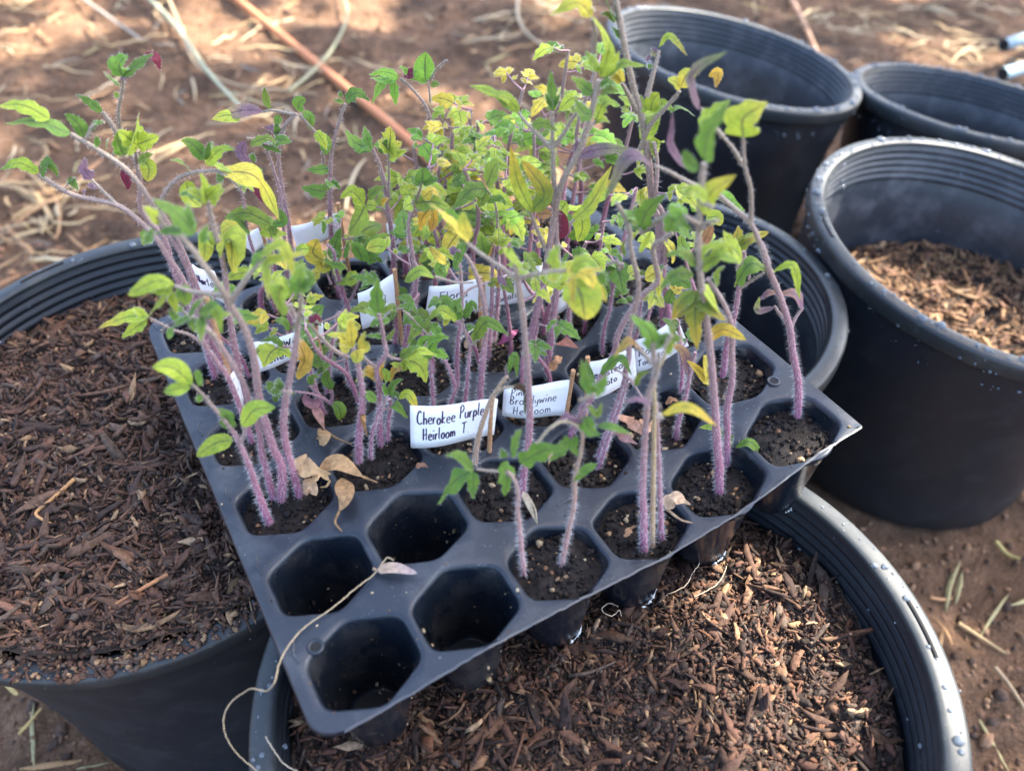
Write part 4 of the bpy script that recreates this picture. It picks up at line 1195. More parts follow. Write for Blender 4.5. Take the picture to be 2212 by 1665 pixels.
plant('whitish hairy seedling with an upright ladder of leaflets and a pale leaf to its right', (820, 958), """
5s 705,1150 705,1000 700,900 690,800 745,710 735,640 715,520 700,460
5l 700,455 690,350 695,240 110 t G
5l 700,470 650,450 612,430 42 c G
5l 715,460 750,430 795,410 42 c D
5l 720,520 680,510 645,540 45 c G
5l 725,510 770,500 45 c G
5b 745,715 800,740 850,745
5l 870,745 960,790 1000,890 145 t L
5l 860,740 960,690 1065,725 75 t L
5l 830,735 890,690 950,665 70 t DG
5l 800,740 780,720 40 c G
5l 840,760 860,790 770,770 70 t L
gb 1400,690 1300,620 1240,570
gl 1490,370 1560,330 1615,250 65 s D
gl 1480,340 1390,330 1260,330 70 t G
gl 1420,860 1290,740 1150,860 95 c OD
gl 1400,740 1330,690 1255,705 65 c ON
gl 1540,850 1600,720 1720,690 105 c ON
gl 1500,860 1510,770 1450,700 95 c LG
gb 1420,1100 1380,1050 1380,1080
gl 1400,1070 1330,1010 1250,970 115 c G
gl 1470,840 1450,700 1500,600 60 s O
""", .0018)
plant('small side seedling with bright rounded leaves reaching toward the cherokee purple label', (834, 952), """
5s 760,1130 775,1050 770,990
gb 1540,1150 1500,1160 1465,1170
gl 1530,1000 1480,920 1500,850 85 t B
gl 1540,985 1600,870 1700,820 120 t GB
gl 1555,1010 1620,990 1650,1050 85 t G
gl 1640,1045 1760,990 1865,1185 110 c LO
gl 1535,1160 1620,1110 1755,1262 115 c G
""", .0015)
plant('curving thin seedling at the left of the second column cell of the third row', (799, 990), """
5s 655,1230 700,1080 755,985
gb 1460,1180 1490,1080 1530,1010
""", .0012)
plant('purple stem right of the matts wild cherry label with two oval seed leaves', (701, 893), """
gs 760,1100 720,980 640,700 590,560
gl 340,450 220,370 75,400 90 t G
gb 340,455 450,480 600,700
gl 600,420 610,360 670,320 85 t G
gl 600,440 680,400 745,500 140 t G
gl 480,780 580,600 480,340 210 o OT
gb 890,1105 780,1020 640,900
gl 640,880 680,800 755,800 100 t GD
gb 893,1100 895,1020 895,950
gl 893,940 840,830 860,720 150 c G
gl 880,1090 970,1150 1000,1300 150 c GL
gb 880,1100 700,1000 470,960
gl 340,960 240,950 115,905 150 m G
gl 340,965 270,1000 240,1085 110 o G
gl 440,960 460,1010 45 c G
""", .0017)
plant('thin purple stem in the middle of the cell below the yellow lobed leaf', (756, 835), """
gs 1080,800 1060,680 1050,540
gl 740,590 820,480 975,430 110 s DG
gl 820,330 900,250 870,180 110 t G
gl 960,400 850,380 770,330 70 t D
""", .0014, filler=1)
plant('slim stem behind the seed leaves with a round green leaf on top, second column', (703, 848), """
gs 850,800 870,600 930,250 980,60
gl 700,200 700,100 800,-10 200 o G
gl 420,250 330,160 240,160 120 o G
gl 440,240 560,240 600,190 110 t G
gb 980,60 920,120 720,190
gl 560,140 660,200 760,200 60 s R
""", .0015, filler=1)
plant('leftmost of the four purple stems rising behind the cherokee purple label', (936, 920), """
5s 1040,1030 1030,850 1020,740
5l 1020,760 980,640 1140,600 90 t B
5l 1000,700 1080,600 1140,620 150 m B
5l 960,740 920,680 925,610 90 t G
5l 1060,690 1110,720 1100,690 70 t B
""", .0015)
plant('second of the four purple stems behind the cherokee purple label, bowed to the right', (968, 917), """
5s 1150,1020 1175,920 1120,760 1075,730
5b 1000,590 900,480 850,440
5b 1040,560 1010,620 980,680
5l 975,550 900,500 845,530 85 t G
5l 860,260 960,190 1050,240 75 s DL
5b 1050,230 1180,265 1290,265
5l 1190,490 1080,440 1005,500 90 b LD
5l 1110,470 1120,500 1110,540 60 t LY
5l 1080,580 1050,540 1070,510 70 t G
""", .0015)
plant('third of the four purple stems behind the cherokee purple label, forked near its top', (1003, 914), """
5s 1240,1010 1255,850 1270,670
5b 1270,660 1240,580 1220,480
5b 1270,660 1300,640 1310,620
5l 1300,600 1380,510 1515,595 105 t DG
5l 1340,560 1300,600 1300,660 75 t D
5l 1225,480 1180,420 1220,360 110 t G
5l 1230,470 1290,400 1310,440 90 t G
5l 1250,550 1300,540 50 t G
""", .0015)
plant('rightmost and straightest of the four stems behind the cherokee purple label', (1033, 912), """
5s 1330,1000 1350,750 1370,500 1330,280 1260,120 1195,60
5l 1190,60 1160,70 1180,90 50 s P
5b 1370,440 1350,430 1300,450
5l 1230,20 1180,160 1220,190 70 t G
""", .0018)
plant('brown olive upright stem between the second and third behind the cherokee label', (986, 850), """
5s 1190,700 1215,450 1215,250 1190,50
5b 1220,350 1280,300 1400,260
5l 1380,280 1430,260 1445,300 60 s DO
5l 1430,280 1460,250 1500,290 50 s P
5l 1120,230 1080,180 1140,130 90 t G
5l 1130,150 1080,110 1010,40 60 s YK
""", .0015, filler=1)
plant('left of two dark magenta stems standing before the san marzano label', (1052, 775), """
5s 1385,690 1405,400 1410,150 1420,30
2l 1030,1600 1010,1500 1000,1440 100 t GL
2l 1060,1600 1080,1540 1110,1480 90 c O
""", .0016, filler=1)
plant('right of two dark magenta stems standing before the san marzano label', (1062, 735), """
5s 1430,540 1450,250 1450,30
2b 1110,1560 1100,1300 1040,1180
2l 1040,1180 940,1190 825,1310 120 t DG
2l 1030,1190 1020,1240 990,1300 90 t D
2l 1040,1160 1100,1030 1180,1050 120 t DL
2l 1040,1260 1130,1240 1160,1290 50 t G
""", .0016, filler=1)
plant('purple stem passing in front of the variety label left of the one reading flora', (853, 757), """
5s 800,690 808,500 780,300
5l 870,300 840,350 850,390 60 t G
5l 750,480 790,420 820,260 110 t G
5l 590,400 640,350 700,330 80 t D
""", .0015, filler=1)
plant('slim violet stem right of the thick pair above the brandywine label', (1222, 745), """
5s 1875,600 1890,400 1880,150
2l 1620,1300 1640,1420 1610,1510 120 o L
2l 1540,1260 1500,1330 1520,1400 100 o LG
5l 1910,100 1960,70 2010,80 60 t G
""", .0016, filler=1)
plant('yellow leafed seedling in the middle left thicket with large round mottled leaves', (760, 690), """
bs 1400,800 1370,600 1290,500
bb 1340,960 1300,850 1270,750
bl 1250,690 1130,600 1190,440 230 o YO
bl 1220,650 1240,760 1380,720 150 o YL
bl 1090,560 1000,560 930,600 140 o LD
bl 1280,830 1330,740 1270,660 130 t DG
bl 1200,800 1130,880 1170,940 130 o YL
bl 1440,660 1380,560 1450,310 180 t G
bl 1480,650 1520,560 1530,460 90 t G
bl 1700,700 1640,560 1560,500 200 o G
bl 1720,640 1850,520 2000,390 220 o GL
bl 1740,700 1850,660 1930,720 100 t G
bb 1470,1270 1600,1050 1700,800
bl 1550,820 1580,900 1380,950 160 t LG
bl 1490,900 1590,900 1620,960 170 o LD
bl 1490,760 1400,740 1240,680 100 t G
""", .0017)
# the thicket at the back of the tray
PB = ('L', 'LY', 'B', 'G', 'LG', 'Y', 'L')
q = 0
for (i, j, n) in ((1, 4, 1), (3, 4, 3), (4, 4, 4), (5, 4, 3), (1, 5, 1), (2, 5, 1), (3, 5, 4), (4, 5, 4), (5, 5, 3), (4, 3, 1), (5, 3, 1)):
    c = cellc(i, j)
    for k in range(n):
        a = 6.28 * k / n + R_.random(); pos = ['left', 'right', 'rear', 'front'][k]
        hh = {'left': .075, 'right': .088, 'rear': .100, 'front': .066}[pos] * R_.uniform(.9, 1.1) * (.62 if i < 3 else .8 if j < 4 else 1)
        rand_plant('leafy lime seedling, %s side of the %s cell in the %s' % (pos, ORD[i], rowname(j)), c[0] + {'left': -.011, 'right': .011}.get(pos, R_.uniform(-.003, .003)),
                   c[1] + {'rear': .010, 'front': -.009}.get(pos, R_.uniform(-.004, .004)), hh, 6 if j > 3 else 4, PB, 'leafy seedlings crowded at the back of the tray')

for (i, j, n) in ((0, 4, 1), (1, 3, 1), (2, 3, 1), (3, 2, 2), (3, 3, 2), (4, 2, 1), (4, 3, 2), (5, 2, 1), (2, 4, 1)):
    c = cellc(i, j)
    for k in range(n):
        rand_plant('thin bare purple sprout, %s part of the %s cell in the %s' % (['right', 'left'][k], ORD[i], rowname(j)), c[0] + (.012 - .022 * k) * R_.uniform(.6, 1), c[1] + R_.uniform(-.010, .010),
                   R_.uniform(.050, .080), 1, ('G', 'D', 'L', 'G', 'LY'), 'thin sprouts between the larger seedlings', 13, .75)

# ------------------------------------------------------------------ handwritten paper labels on wooden sticks
GL = {  # pen strokes on a .6 x 1 letter box
 'a': [.45, [(.42, .42), (.25, .5), (.06, .35), (.08, .08), (.25, 0), (.4, .15), (.42, .45), (.42, .1), (.5, .0)]],
 'b': [.42, [(.08, 1), (.07, .05), (.08, .3), (.25, .5), (.38, .3), (.3, .02), (.07, .04)]],
 'c': [.4, [(.38, .4), (.25, .5), (.06, .3), (.12, .03), (.38, .08)]],
 'd': [.46, [(.4, .42), (.22, .5), (.05, .25), (.18, 0), (.38, .12), (.42, 1), (.41, .1), (.48, 0)]],
 'e': [.4, [(.06, .25), (.36, .3), (.3, .5), (.1, .42), (.06, .15), (.2, 0), (.4, .06)]],
 'f': [.3, [(.34, .92), (.22, 1), (.15, .8), (.13, -.2)], [(0, .5), (.32, .55)]],
 'g': [.42, [(.38, .4), (.2, .5), (.06, .25), (.2, .03), (.37, .2), (.37, -.25), (.1, -.3)]],
 'h': [.42, [(.08, 1), (.06, 0), (.1, .35), (.25, .5), (.36, .35), (.36, 0)]],
 'i': [.16, [(.08, .48), (.07, 0)], [(.1, .72), (.13, .8)]],
 'k': [.4, [(.08, 1), (.06, 0)], [(.34, .5), (.08, .22), (.38, 0)]],
 'l': [.18, [(.08, 1), (.06, .05), (.16, 0)]],
 'm': [.58, [(.06, .48), (.05, 0), (.1, .38), (.2, .48), (.28, .35), (.28, 0), (.32, .38), (.43, .48), (.52, .3), (.53, 0)]],
 'n': [.4, [(.06, .48), (.05, 0), (.1, .36), (.24, .5), (.35, .35), (.36, 0)]],
 'o': [.42, [(.25, .5), (.06, .32), (.1, .05), (.28, 0), (.4, .22), (.32, .45), (.22, .5)]],
 'p': [.42, [(.08, .48), (.04, -.35), (.08, .35), (.25, .5), (.38, .3), (.28, .03), (.08, .06)]],
 'r': [.32, [(.06, .48), (.05, 0), (.08, .3), (.18, .48), (.32, .46)]],
 's': [.34, [(.32, .44), (.16, .5), (.08, .36), (.28, .2), (.24, .02), (.04, .02)]],
 't': [.3, [(.14, .9), (.12, .05), (.26, 0)], [(0, .6), (.3, .64)]],
 'u': [.42, [(.06, .48), (.07, .08), (.22, 0), (.36, .15), (.37, .48), (.38, 0)]],
 'w': [.55, [(.03, .48), (.12, 0), (.26, .4), (.38, 0), (.52, .5)]],
 'y': [.4, [(.05, .48), (.1, .15), (.3, .12), (.37, .48), (.34, -.2), (.1, -.32)]], 'z': [.4, [(.05, .46), (.35, .46), (.05, 0), (.38, .02)]],
 'B': [.5, [(.1, .95), (.08, 0), (.35, .05), (.42, .3), (.12, .5), (.38, .65), (.35, .92), (.06, .96)]],
 'C': [.58, [(.5, .85), (.3, 1), (.08, .6), (.1, .15), (.35, 0), (.55, .12)]],
 'F': [.48, [(.12, .95), (.08, 0)], [(.05, .95), (.48, 1)], [(.1, .5), (.4, .54)]],
 'H': [.55, [(.1, .95), (.08, 0)], [(.42, .98), (.42, 0)], [(.02, .42), (.5, .5)]],
 'M': [.66, [(.05, 0), (.12, .95), (.3, .25), (.5, .98), (.56, 0)]],
 'N': [.55, [(.08, 0), (.1, .95), (.42, .05), (.46, 1)]],
 'P': [.48, [(.12, .9), (.08, 0)], [(.02, .8), (.3, 1), (.46, .75), (.3, .48), (.1, .45)]],
 'R': [.5, [(.1, .95), (.08, 0)], [(.02, .9), (.35, .98), (.42, .7), (.12, .5), (.46, 0)]],
 'S': [.5, [(.44, .85), (.25, 1), (.08, .8), (.4, .35), (.3, .02), (.05, .08)]],
 'T': [.5, [(.26, .95), (.24, 0)], [(.02, .92), (.5, 1)]],
 'W': [.72, [(.04, .95), (.16, .02), (.32, .7), (.48, 0), (.66, 1)]], 'Y': [.5, [(.04, .95), (.24, .5), (.46, 1)], [(.24, .5), (.2, 0)]],
 '.': [.16, [(.06, .02), (.1, .05)]], "'": [.14, [(.1, 1.), (.06, .82)]], ' ': [.3]}
def flag(label, base, quad, texts, stick=None, above=.004, off=0., pen=.011, stick_below=True, warp_=.0012):
    """quad: TL TR BR BL on the upright plane through the stick's foot; texts: (string, u, v, height, width) on the paper"""
    i, j = cellof(onz(*base)); B = onz(*base, soilz(i, j)); e = empty('plant_label', B, label, 'plant label', 'handwritten paper labels')
    Q = [onv(u, v, B, off) for u, v in quad]; nx_, ny_ = 16, 5; n = norm(np.cross(Q[1] - Q[0], Q[3] - Q[0])); n = n if n @ (CAM - B) > 0 else -n
    def P(u, v): return (Q[0] * (1 - u) + Q[1] * u) * (1 - v) + (Q[3] * (1 - u) + Q[2] * u) * v + n * (warp_ * math.sin(u * 5.) + .0006 * math.sin(v * 3 + 1))
    for sgn, nm in ((0, 'paper_front'), (-.0009, 'paper_back')):
        V = [P(-.012 * (sgn != 0) + a / nx_, b / ny_ + (.02 if sgn else 0)) + n * sgn for b in range(ny_ + 1) for a in range(nx_ + 1)]; m_ = nx_ + 1
        F = [(b * m_ + a, b * m_ + a + 1, (b + 1) * m_ + a + 1, (b + 1) * m_ + a) for b in range(ny_) for a in range(nx_)]
        o = mesh(nm, V, F, M_paper, e, smooth=True); sm = o.modifiers.new('thickness', 'SOLIDIFY'); sm.thickness = .00018
    wv = norm(Q[1] - Q[0])
    if stick is not None:
        su = stick; top = P(su, -.0) - n * .0004 + norm(P(su, 0) - P(su, 1)) * above; low = np.array([P(su, 1)[0] + (P(su, 1) - P(su, 0))[0] * .2, P(su, 1)[1], soilz(i, j) - .004]) - n * .0004
        mb = MB(); tube(mb, spline([top, P(su, .5) - n * .0004, low], 8), .0011, 9, (.45, .25, .13)); mb.obj('stick', M_wood, e)
    mb = MB(); W_ = np.linalg.norm(Q[1] - Q[0]); Hh = np.linalg.norm(Q[3] - Q[0])
    for (txt, u0, v0, h, wd) in texts:
        adv = sum(GL[ch][0] + .1 for ch in txt); sc_ = wd / adv; x = u0; rs = random.Random(txt)
        for ch in txt:
            g = GL[ch]; jy = rs.uniform(-.04, .04)
            for stt in g[1:]:
                pts = [(x + px * sc_, v0 - (py + jy + px * rs.uniform(-.02, .02)) * h) for px, py in stt]; q3 = np.array([[a_, b_, 0] for a_, b_ in pts]); q3 = spline(q3, max(4, 4 * len(pts)))
                pen_w = pen * Hh * rs.uniform(.85, 1.2); C3 = np.array([P(a_, b_) + n * .00022 for a_, b_, _ in q3]); T = norm(np.gradient(C3, axis=0)); sd = norm(np.cross(T, n)) * pen_w
                V = np.vstack([C3 - sd, C3 + sd]); k = len(C3); mb.add(V, [(a_, a_ + 1, k + a_ + 1, k + a_) for a_ in range(k - 1)])
            x += (g[0] + .1) * sc_
    if texts: mb.obj('writing', M_ink, e, False)
def vq(vw, *pts): ox, oy, s = VW[vw]; return [(ox + s * x, oy + s * y) for x, y in pts]
flag('large white paper flag reading Cherokee Purple Heirloom T. on a short stick', (1054, 985), vq('e', (125, 1115), (1112, 1062), (1066, 1480), (130, 1612)),
     [('Cherokee', .07, .40, .30, .46), ('Purple', .57, .36, .32, .29), ('Heirloom', .14, .80, .31, .40), ('T.', .60, .76, .30, .10)], .94, .002, .004, .011)
flag('white paper flag reading Pink Brandywine Heirloom right of the cherokee one', (1189, 925), vq('e', (1190, 905), (1960, 845), (1890, 1262), (1166, 1245)),
     [('Pink', .10, .23, .2, .24), ('Brandywine', .09, .52, .27, .72), ('Heirloom', .15, .87, .27, .60)], .99, .006, .003, .011)
flag('tilted white paper flag reading Beefsteak in front of the right thicket', (1285, 905), vq('f', (0, 925), (545, 790), (575, 1150), (0, 1375)),
     [('Beefsteak', .04, .42, .2, .8), ('Tomato', .12, .72, .18, .5)], .02, .003, .006, .013)
flag('tilted white paper flag with writing just behind and right of the beefsteak one', (1468, 800), vq('f', (560, 680), (1035, 450), (1165, 770), (560, 1065)),
     [('Roma', .05, .48, .24, .55), ('Tomato', .03, .80, .2, .55)], .93, .001, .0, .013)
flag('white paper flag reading Flora Tomato with a folded left corner', (1033, 765), vq('c', (945, 975), (1535, 905), (1530, 1275), (900, 1302)),
     [('Flora', .2, .45, .28, .55), ('Tomato', .26, .78, .2, .6)], .97, .001, .0, .014)
flag('wide white paper flag reading San Marzano Tomato behind the magenta stems', (1080, 690), vq('c', (1535, 905), (2225, 720), (2200, 1130), (1545, 1265)),
     [('San', .14, .42, .2, .18), ('Marzano', .38, .38, .2, .42), ('Tomato', .2, .76, .2, .42)], .03, .001, -.004, .013)
flag('tilted white paper flag with faint writing left of the one reading flora', (880, 770), vq('b', (1640, 1055), (2075, 830), (2110, 1240), (1690, 1475)),
     [('Moneymaker'.replace('ker', 'k').replace('Moneymak', 'Mild'), .12, .6, .22, .6)], .96, .002, .0, .013)
flag("tilted white paper flag reading Matt's Wild Cherry at the left", (640, 850), vq('g', (0, 400), (790, 205), (805, 420), (60, 755)),
     [("Matt's", .06, .42, .24, .30), ('Wild', .44, .38, .24, .28), ('Cherry', .16, .80, .27, .48)], .9, .001, .0, .014)
flag('grey shaded paper flag angled down with a short word, behind the left stems', (484, 745), vq('4', (1200, 150), (1335, 205), (1400, 412), (1228, 290)),
     [('Norton', .15, .55, .3, .75)], None, 0, .0, .03)
flag('narrow white paper flag seen nearly edge on between the left stems', (535, 930), vq('4', (1434, 835), (1470, 800), (1512, 1010), (1502, 1075)),
     [('H', .25, .22, .14, .5), ('To', .2, .55, .12, .6)], .05, .045, .0, .008)
flag('blank white paper flag at the back left of the tray', (592, 640), vq('b', (235, 415), (560, 310), (610, 500), (440, 600)), [], .9, .002, .0)
flag('tall blank white paper flag at the back of the tray behind the slim stems', (700, 600), vq('b', (880, 300), (1440, 150), (1475, 410), (950, 560)), [], .98, .006, .0)
flag('white paper flag reading Yellow Tomato at the back edge of the tray', (905, 580), vq('c', (455, 262), (905, 250), (862, 600), (492, 690)),
     [('Yellow', .18, .42, .25, .62), ('Tomato', .22, .78, .22, .55)], .85, .001, .004, .016)
flag('brightly lit blank paper flag at the far back among the lime leaves', (1062, 535), [(1003, 452), (1060, 440), (1085, 520), (1022, 512)], [], .9, .004, .0)
flag('bluish paper flag with one faint letter at the far back beside the bright one', (1105, 525), [(1062, 452), (1120, 468), (1092, 505), (1070, 510)], [('o', .4, .5, .3, .2)], None, 0, .0)
flag('small white paper flag half hidden above the brandywine label', (1262, 640), [(1215, 565), (1270, 553), (1272, 586), (1217, 598)], [], .95, .001, .0)
flag('pale paper flag with faint writing behind the two thick stems', (1228, 690), [(1183, 606), (1243, 590), (1232, 668), (1192, 680)], [('Roma', .2, .5, .2, .5)], .95, .001, .0, .015)

# ------------------------------------------------------------------ dried leaves, petals and the root thread
def deckpt(u, v, lift=.001):
    q = onz(u, v, 0.); z = warp(q[0], q[1]) + lift; return onz(u, v, z)
def dried(label, pts, wd, key, lift=.002, curl=.9, kind='s', stalk=None, cat='dried leaf', pal2=None):
    P = [deckpt(u, v, lift * (1 + .8 * (k % 2))) for k, (u, v) in enumerate(pts)]; mb = MB(); dep = (P[0] - CAM) @ RC[2]
    c1 = np.array(KC[key]) * .9 if key in KC else np.array(key)
    leaf_mesh(mb, P, wd / FPX * dep, kind, c1, .5, curl, .25, None, c1 * .75 if pal2 is None else np.array(pal2)); e = empty('dried_leaf', P[0], label, cat, 'dried leaves on the tray'); mb.obj('blade', M_dry, e)
    if stalk:
        S_ = [deckpt(u, v, lift * .8) for u, v in stalk]; mb = MB(); S_ = spline(S_, 16); tube(mb, S_, np.linspace(.0007, .0003, len(S_)), 6, c1 * .7); mb.obj('stalk', M_dry, e)
dried('tan dried leaf with a purple midrib lying over the tray left of the cherokee label', [(688, 1012), (730, 998), (785, 1030)], 38, (.50, .30, .14), .006, .3, stalk=[(785, 1030), (800, 1036), (815, 1042)])
dried('brown dried leaf hanging down beside the empty cell with a thin stalk', [(738, 1032), (748, 1070), (732, 1105)], 42, (.42, .25, .12), .004, .5, stalk=[(732, 1105), (724, 1128), (738, 1147)])
dried('crumpled pale tan leaf at the foot of the left group of stems', [(640, 990), (668, 1010), (716, 1025)], 48, (.58, .38, .20), .008, 1.3, 'b')
dried('curled cup of dry leaf against the leftmost stems', [(655, 1062), (668, 1048), (684, 1070)], 34, (.52, .34, .20), .004, 1.8, 'o')
dried('wrinkled purple and brown leaf drooping in the second column', [(660, 852), (685, 888), (702, 930)], 36, (.24, .12, .17), .006, 1.2, 'b', pal2=(.42, .22, .10))
dried('brown scroll of dead leaf between the cells of the second column', [(690, 960), (700, 940), (692, 925)], 30, (.40, .26, .13), .004, 1.6, 'o', stalk=[(702, 930), (725, 945), (760, 960)])
dried('orange wisp of dead leaf clinging near the second column stem', [(780, 880), (786, 905), (790, 940)], 9, (.50, .27, .10), .016, 1.2)
dried('pale curled petal resting on the rim of the third front cell', [(1438, 1098), (1455, 1075), (1492, 1090)], 34, (.62, .42, .26), .006, 1.6, 'b', stalk=[(1438, 1098), (1470, 1122), (1496, 1129)])
dried('wrinkled pinkish dead leaf in the second row beside the bare stem', [(1340, 895), (1372, 920), (1392, 945)], 34, (.50, .28, .19), .008, 1.5, 'b')
dried('dark pink crumpled leaf below the wrinkled one in the second row', [(1325, 925), (1350, 945), (1378, 960)], 30, (.40, .22, .20), .004, 1.4, 'b')
dried('folded brown leaf scrap right of the thick stems above the brandywine label', [(1195, 745), (1220, 738), (1250, 752)], 22, (.36, .15, .11), .005, 1.3)
dried('orange leaf scrap beside the cut stick of the brandywine label', [(1188, 800), (1205, 778), (1216, 772)], 22, (.52, .28, .14), .005, 1.2, 'b')
dried('magenta fallen leaf behind the bare crossing stem', [(1075, 745), (1095, 728), (1120, 712)], 20, (.32, .08, .18), .004, .8)
dried('small dead leaf curled in the dark soil of the front cell', [(1352, 1160), (1362, 1142), (1376, 1134)], 18, (.38, .22, .12), -.002, 1.2, 'b')
dried('cream dead leaf hanging by the pale sprouts at the front', [(1130, 1060), (1140, 1085), (1158, 1128)], 16, (.50, .42, .30), .010, 1., stalk=[(1145, 1078), (1156, 1100), (1160, 1130)])
dried('brown leaf curl standing behind the drooping green sprout', [(1100, 905 + 145), (1090, 1025), (1083, 1005)], 16, (.45, .38, .22), .010, 1.4)
dried('orange strip of dead leaf under the brandywine label', [(1080 + 118, 965), (1190, 985), (1185, 1005)], 14, (.50, .30, .17), .004, 1.)
dried('grey brown leaf with a bluish end lying on the web between empty cells', [(815, 1232), (850, 1226), (902, 1238)], 24, (.46, .33, .23), .0025, .5, 'o', stalk=[(806, 1228), (815, 1232), (828, 1236)], pal2=(.36, .30, .34))

dried('crisp tan leaf curled beside the flat one at the left group', [(668, 1040), (690, 1022), (712, 1038)], 30, (.54, .36, .18), .006, 1.5, 'b', stalk=[(712, 1038), (705, 1050), (692, 1052)])
dried('folded orange dead leaf in the second row near the yellow seed leaf', [(1385, 905), (1400, 925), (1412, 905)], 22, (.52, .30, .17), .006, 1.4, 'b')
dried('small rust scrap on the web between the second and third rows', [(1438, 872), (1452, 862), (1466, 868)], 16, (.48, .24, .12), .002, .8, 'b')
dried('dark crumb of leaf on the web below the yellow leaf group', [(898, 1008), (912, 1004), (926, 1010)], 14, (.30, .15, .09), .002, .6, 'b')
dried('pale curled leaf in the third row left cell', [(1005, 752), (1015, 735), (1030, 745)], 18, (.50, .33, .22), .005, 1.4, 'b')
pts = [(850, 1210), (838, 1203), (826, 1216), (812, 1236), (798, 1248), (762, 1275), (718, 1312), (670, 1345), (640, 1372), (618, 1402), (603, 1432), (598, 1452), (592, 1475)]
P = [deckpt(u, v, .0016) for u, v in pts]
low = [(575, 1492), (545, 1487), (528, 1494), (500, 1515), (484, 1545), (486, 1580), (500, 1612), (525, 1640), (560, 1668)]
P += [onz(u, v, -.004 - .004 * k) for k, (u, v) in enumerate(low)]
P = spline(P, 110) + NR.normal(0, .00007, (110, 3)); mb = MB(); tube(mb, P, np.linspace(.00034, .00022, 110), 6, (.34, .26, .16)); tag(mb.obj('root_thread', M_wood), 'long thin dry root trailing over the tray corner and down past the front pot', 'root')
def hangroot(name, label, pts, z, c=(.50, .40, .28), r=.00024):
    P = spline([onz(u, v, zz) for (u, v), zz in zip(pts, z)], 30); P = P + NR.normal(0, .00012, P.shape); mb = MB(); tube(mb, P, r, 5, c); tag(mb.obj(name, M_wood), label, 'root')
hangroot('root_thread', 'pale roots dangling from the cell left of the corner onto the mulch', [(1515, 1210), (1495, 1240), (1480, 1265), (1440, 1285), (1420, 1303)], [-.048, -.05, -.053, -.056, -.058])
hangroot('root_thread', 'thin root looping below the second cell from the front corner', [(1570, 1222), (1550, 1260), (1500, 1288), (1430, 1305)], [-.048, -.052, -.055, -.058])
hangroot('root_thread', 'tangle of fine roots under the third cell of the front row', [(1335, 1310), (1315, 1302), (1300, 1318), (1322, 1330), (1338, 1318), (1345, 1345)], [-.049, -.05, -.05, -.051, -.052, -.055])
hangroot('root_thread', 'hair thin root across the rim of the front pot at the bottom', [(573, 1590), (592, 1620), (615, 1650), (650, 1668)], [-.03, -.034, -.038, -.040])
mb = MB(); P = spline([onz(*q, z) for q, z in zip(((1702, 1338), (1722, 1312), (1737, 1275)), (-.062, -.058, -.052))], 10); tube(mb, P, np.linspace(.0014, .0009, 10), 8, (.55, .40, .05)); tag(mb.obj('grass_stub', M_straw), 'yellow green stub of grass poking out of the sunlit mulch', 'grass stub')
for lab, pts, z, r_, c_ in (('orange twig lying in the left pot mulch at far left', [(160, 1035), (112, 1078), (78, 1107), (92, 1122), (113, 1132)], -.042, .0011, (.42, .22, .09)),
                       ('brown stick across the left pot mulch near the tray', [(362, 1240), (300, 1275), (235, 1312)], -.036, .0011, (.28, .13, .06))):
    mb = MB(); q0 = [onz(u, v, z) for u, v in pts]; q0 = [onz(u, v, profL(q[0], q[1]) + .004) for (u, v), q in zip(pts, q0)]; P = spline(q0, 24); tube(mb, P, np.linspace(r_, r_ * .6, 24), 7, c_); tag(mb.obj('twig', M_wood), lab, 'twig')

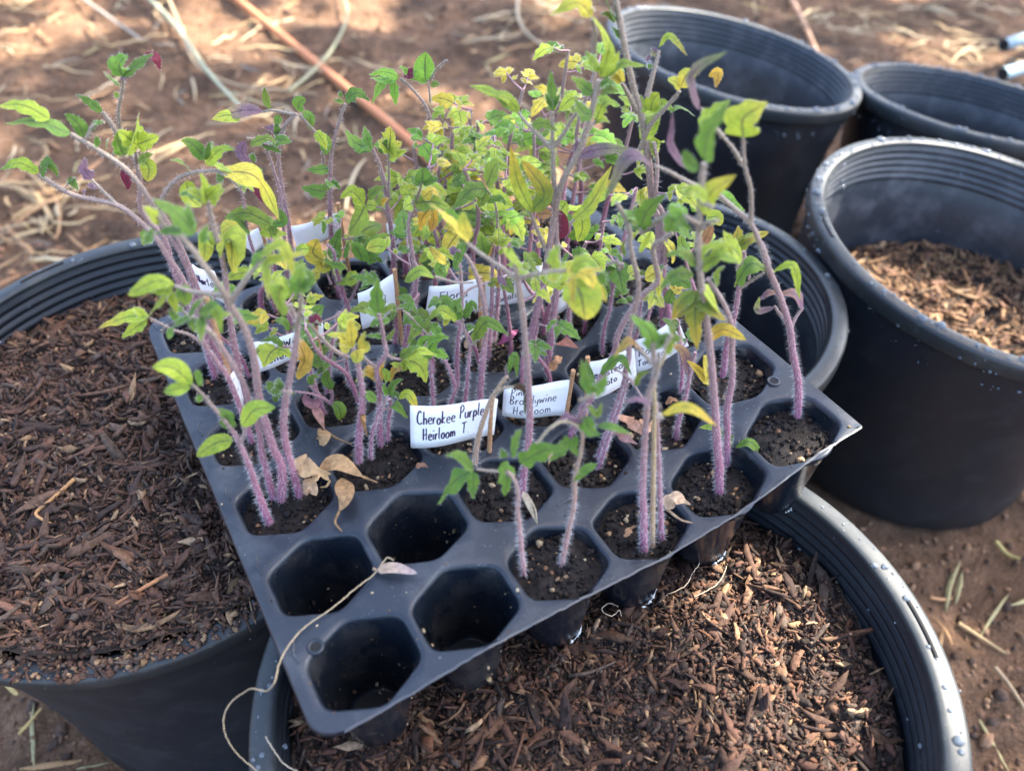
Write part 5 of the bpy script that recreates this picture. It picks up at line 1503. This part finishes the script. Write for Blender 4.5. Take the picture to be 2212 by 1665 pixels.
# ------------------------------------------------------------------ unseen tree, added so its crown shades most of the bed
def tree():
    D = 3.4; cpt = np.array(SUN) * D; sv = np.array(SUN); ax = norm(np.cross(sv, [0, 1, 0])); ay = norm(np.cross(sv, ax))
    e = empty('added_shade_tree', (cpt[0] + 1.2, -.9, GZ), 'unseen leafy tree added off to the right to dapple the bed with shade', 'tree')
    Vs = []; N = 24000
    def shadow(p):   # where a leaf at p shades the level z = -.05
        t = (p[2] + .05) / sv[2]; return p[0] - sv[0] * t, p[1] - sv[1] * t
    lit = [(.080, -.182, .070, .078), (.135, .15, .11, .06), (.02, .17, .07, .05), (.42, .0, .13, .13), (.50, .36, .14, .15)]
    rs = np.random.RandomState(3); P = []
    while len(P) < N:
        p = cpt + ax * rs.uniform(-1.35, 1.35) + ay * rs.uniform(-2.0, 2.0) + sv * rs.uniform(-.25, .5); x, y = shadow(p)
        k = min(((x - a) / c) ** 2 + ((y - b) / d) ** 2 for a, b, c, d in lit)
        if k < 1.0: continue  # no leaf here: opening shaped to leave a chosen sun patch
        cov = .5 + .5 * math.tanh((.30 - max(0, y - .30)) * 3) if y > .3 else 1
        far = noise.noise(Vector((x * 5.5, y * 5.5, 3.3))) + .55 * noise.noise(Vector((x * 13, y * 13, 8)))
        if (y > .26 or x > .30) and far > .15 + (.12 if y > 1.2 else 0): continue
        
        if not (-.75 < x < 2.0 and -.9 < y < 2.4): continue
        P.append(p)
    P = np.array(P); n = len(P); base = np.array([(-1, 0, 0), (-.3, .42, .06), (.4, .35, .05), (1, 0, 0), (.4, -.35, .05), (-.3, -.42, .06)]) * .034
    V = np.einsum('nij,nkj->nki', randrot(n, .8), base[None] * NR.uniform(.7, 1.3, (n, 1, 1))) + P[:, None]
    F = (np.array([(0, 1, 2, 3), (0, 3, 4, 5)])[None] + (np.arange(n) * 6)[:, None, None]).reshape(-1, 4)
    mesh('shade_foliage', V.reshape(-1, 3), F, M_straw, e, np.repeat(pick([(.05, .10, .02), (.08, .13, .03)], n), 6, axis=0))
    mb = MB(); root = np.array([cpt[0] + 1.2, -.9, GZ - .05]); top = root + [-.1, .1, 3.0]; T_ = spline([root, root + [.05, .0, 1.1], top], 10); tube(mb, T_, np.linspace(.13, .07, 10), 12, (.16, .11, .08)); mb.obj('trunk', M_wood, e)
    done = 0
    while done < 9:
        q = P[rs.randint(n)]; mb = MB(); lp = spline([top, (top + q) / 2 + [0, 0, .12], q], 8)
        if any(((shadow(a_)[0] - a) / c) ** 2 + ((shadow(a_)[1] - b) / d) ** 2 < 3 for a_ in spline(lp, 60) for a, b, c, d in lit): continue
        done += 1; tube(mb, lp, np.linspace(.03, .006, 8), 8, (.16, .11, .08)); mb.obj('limb', M_wood, e)
tree()
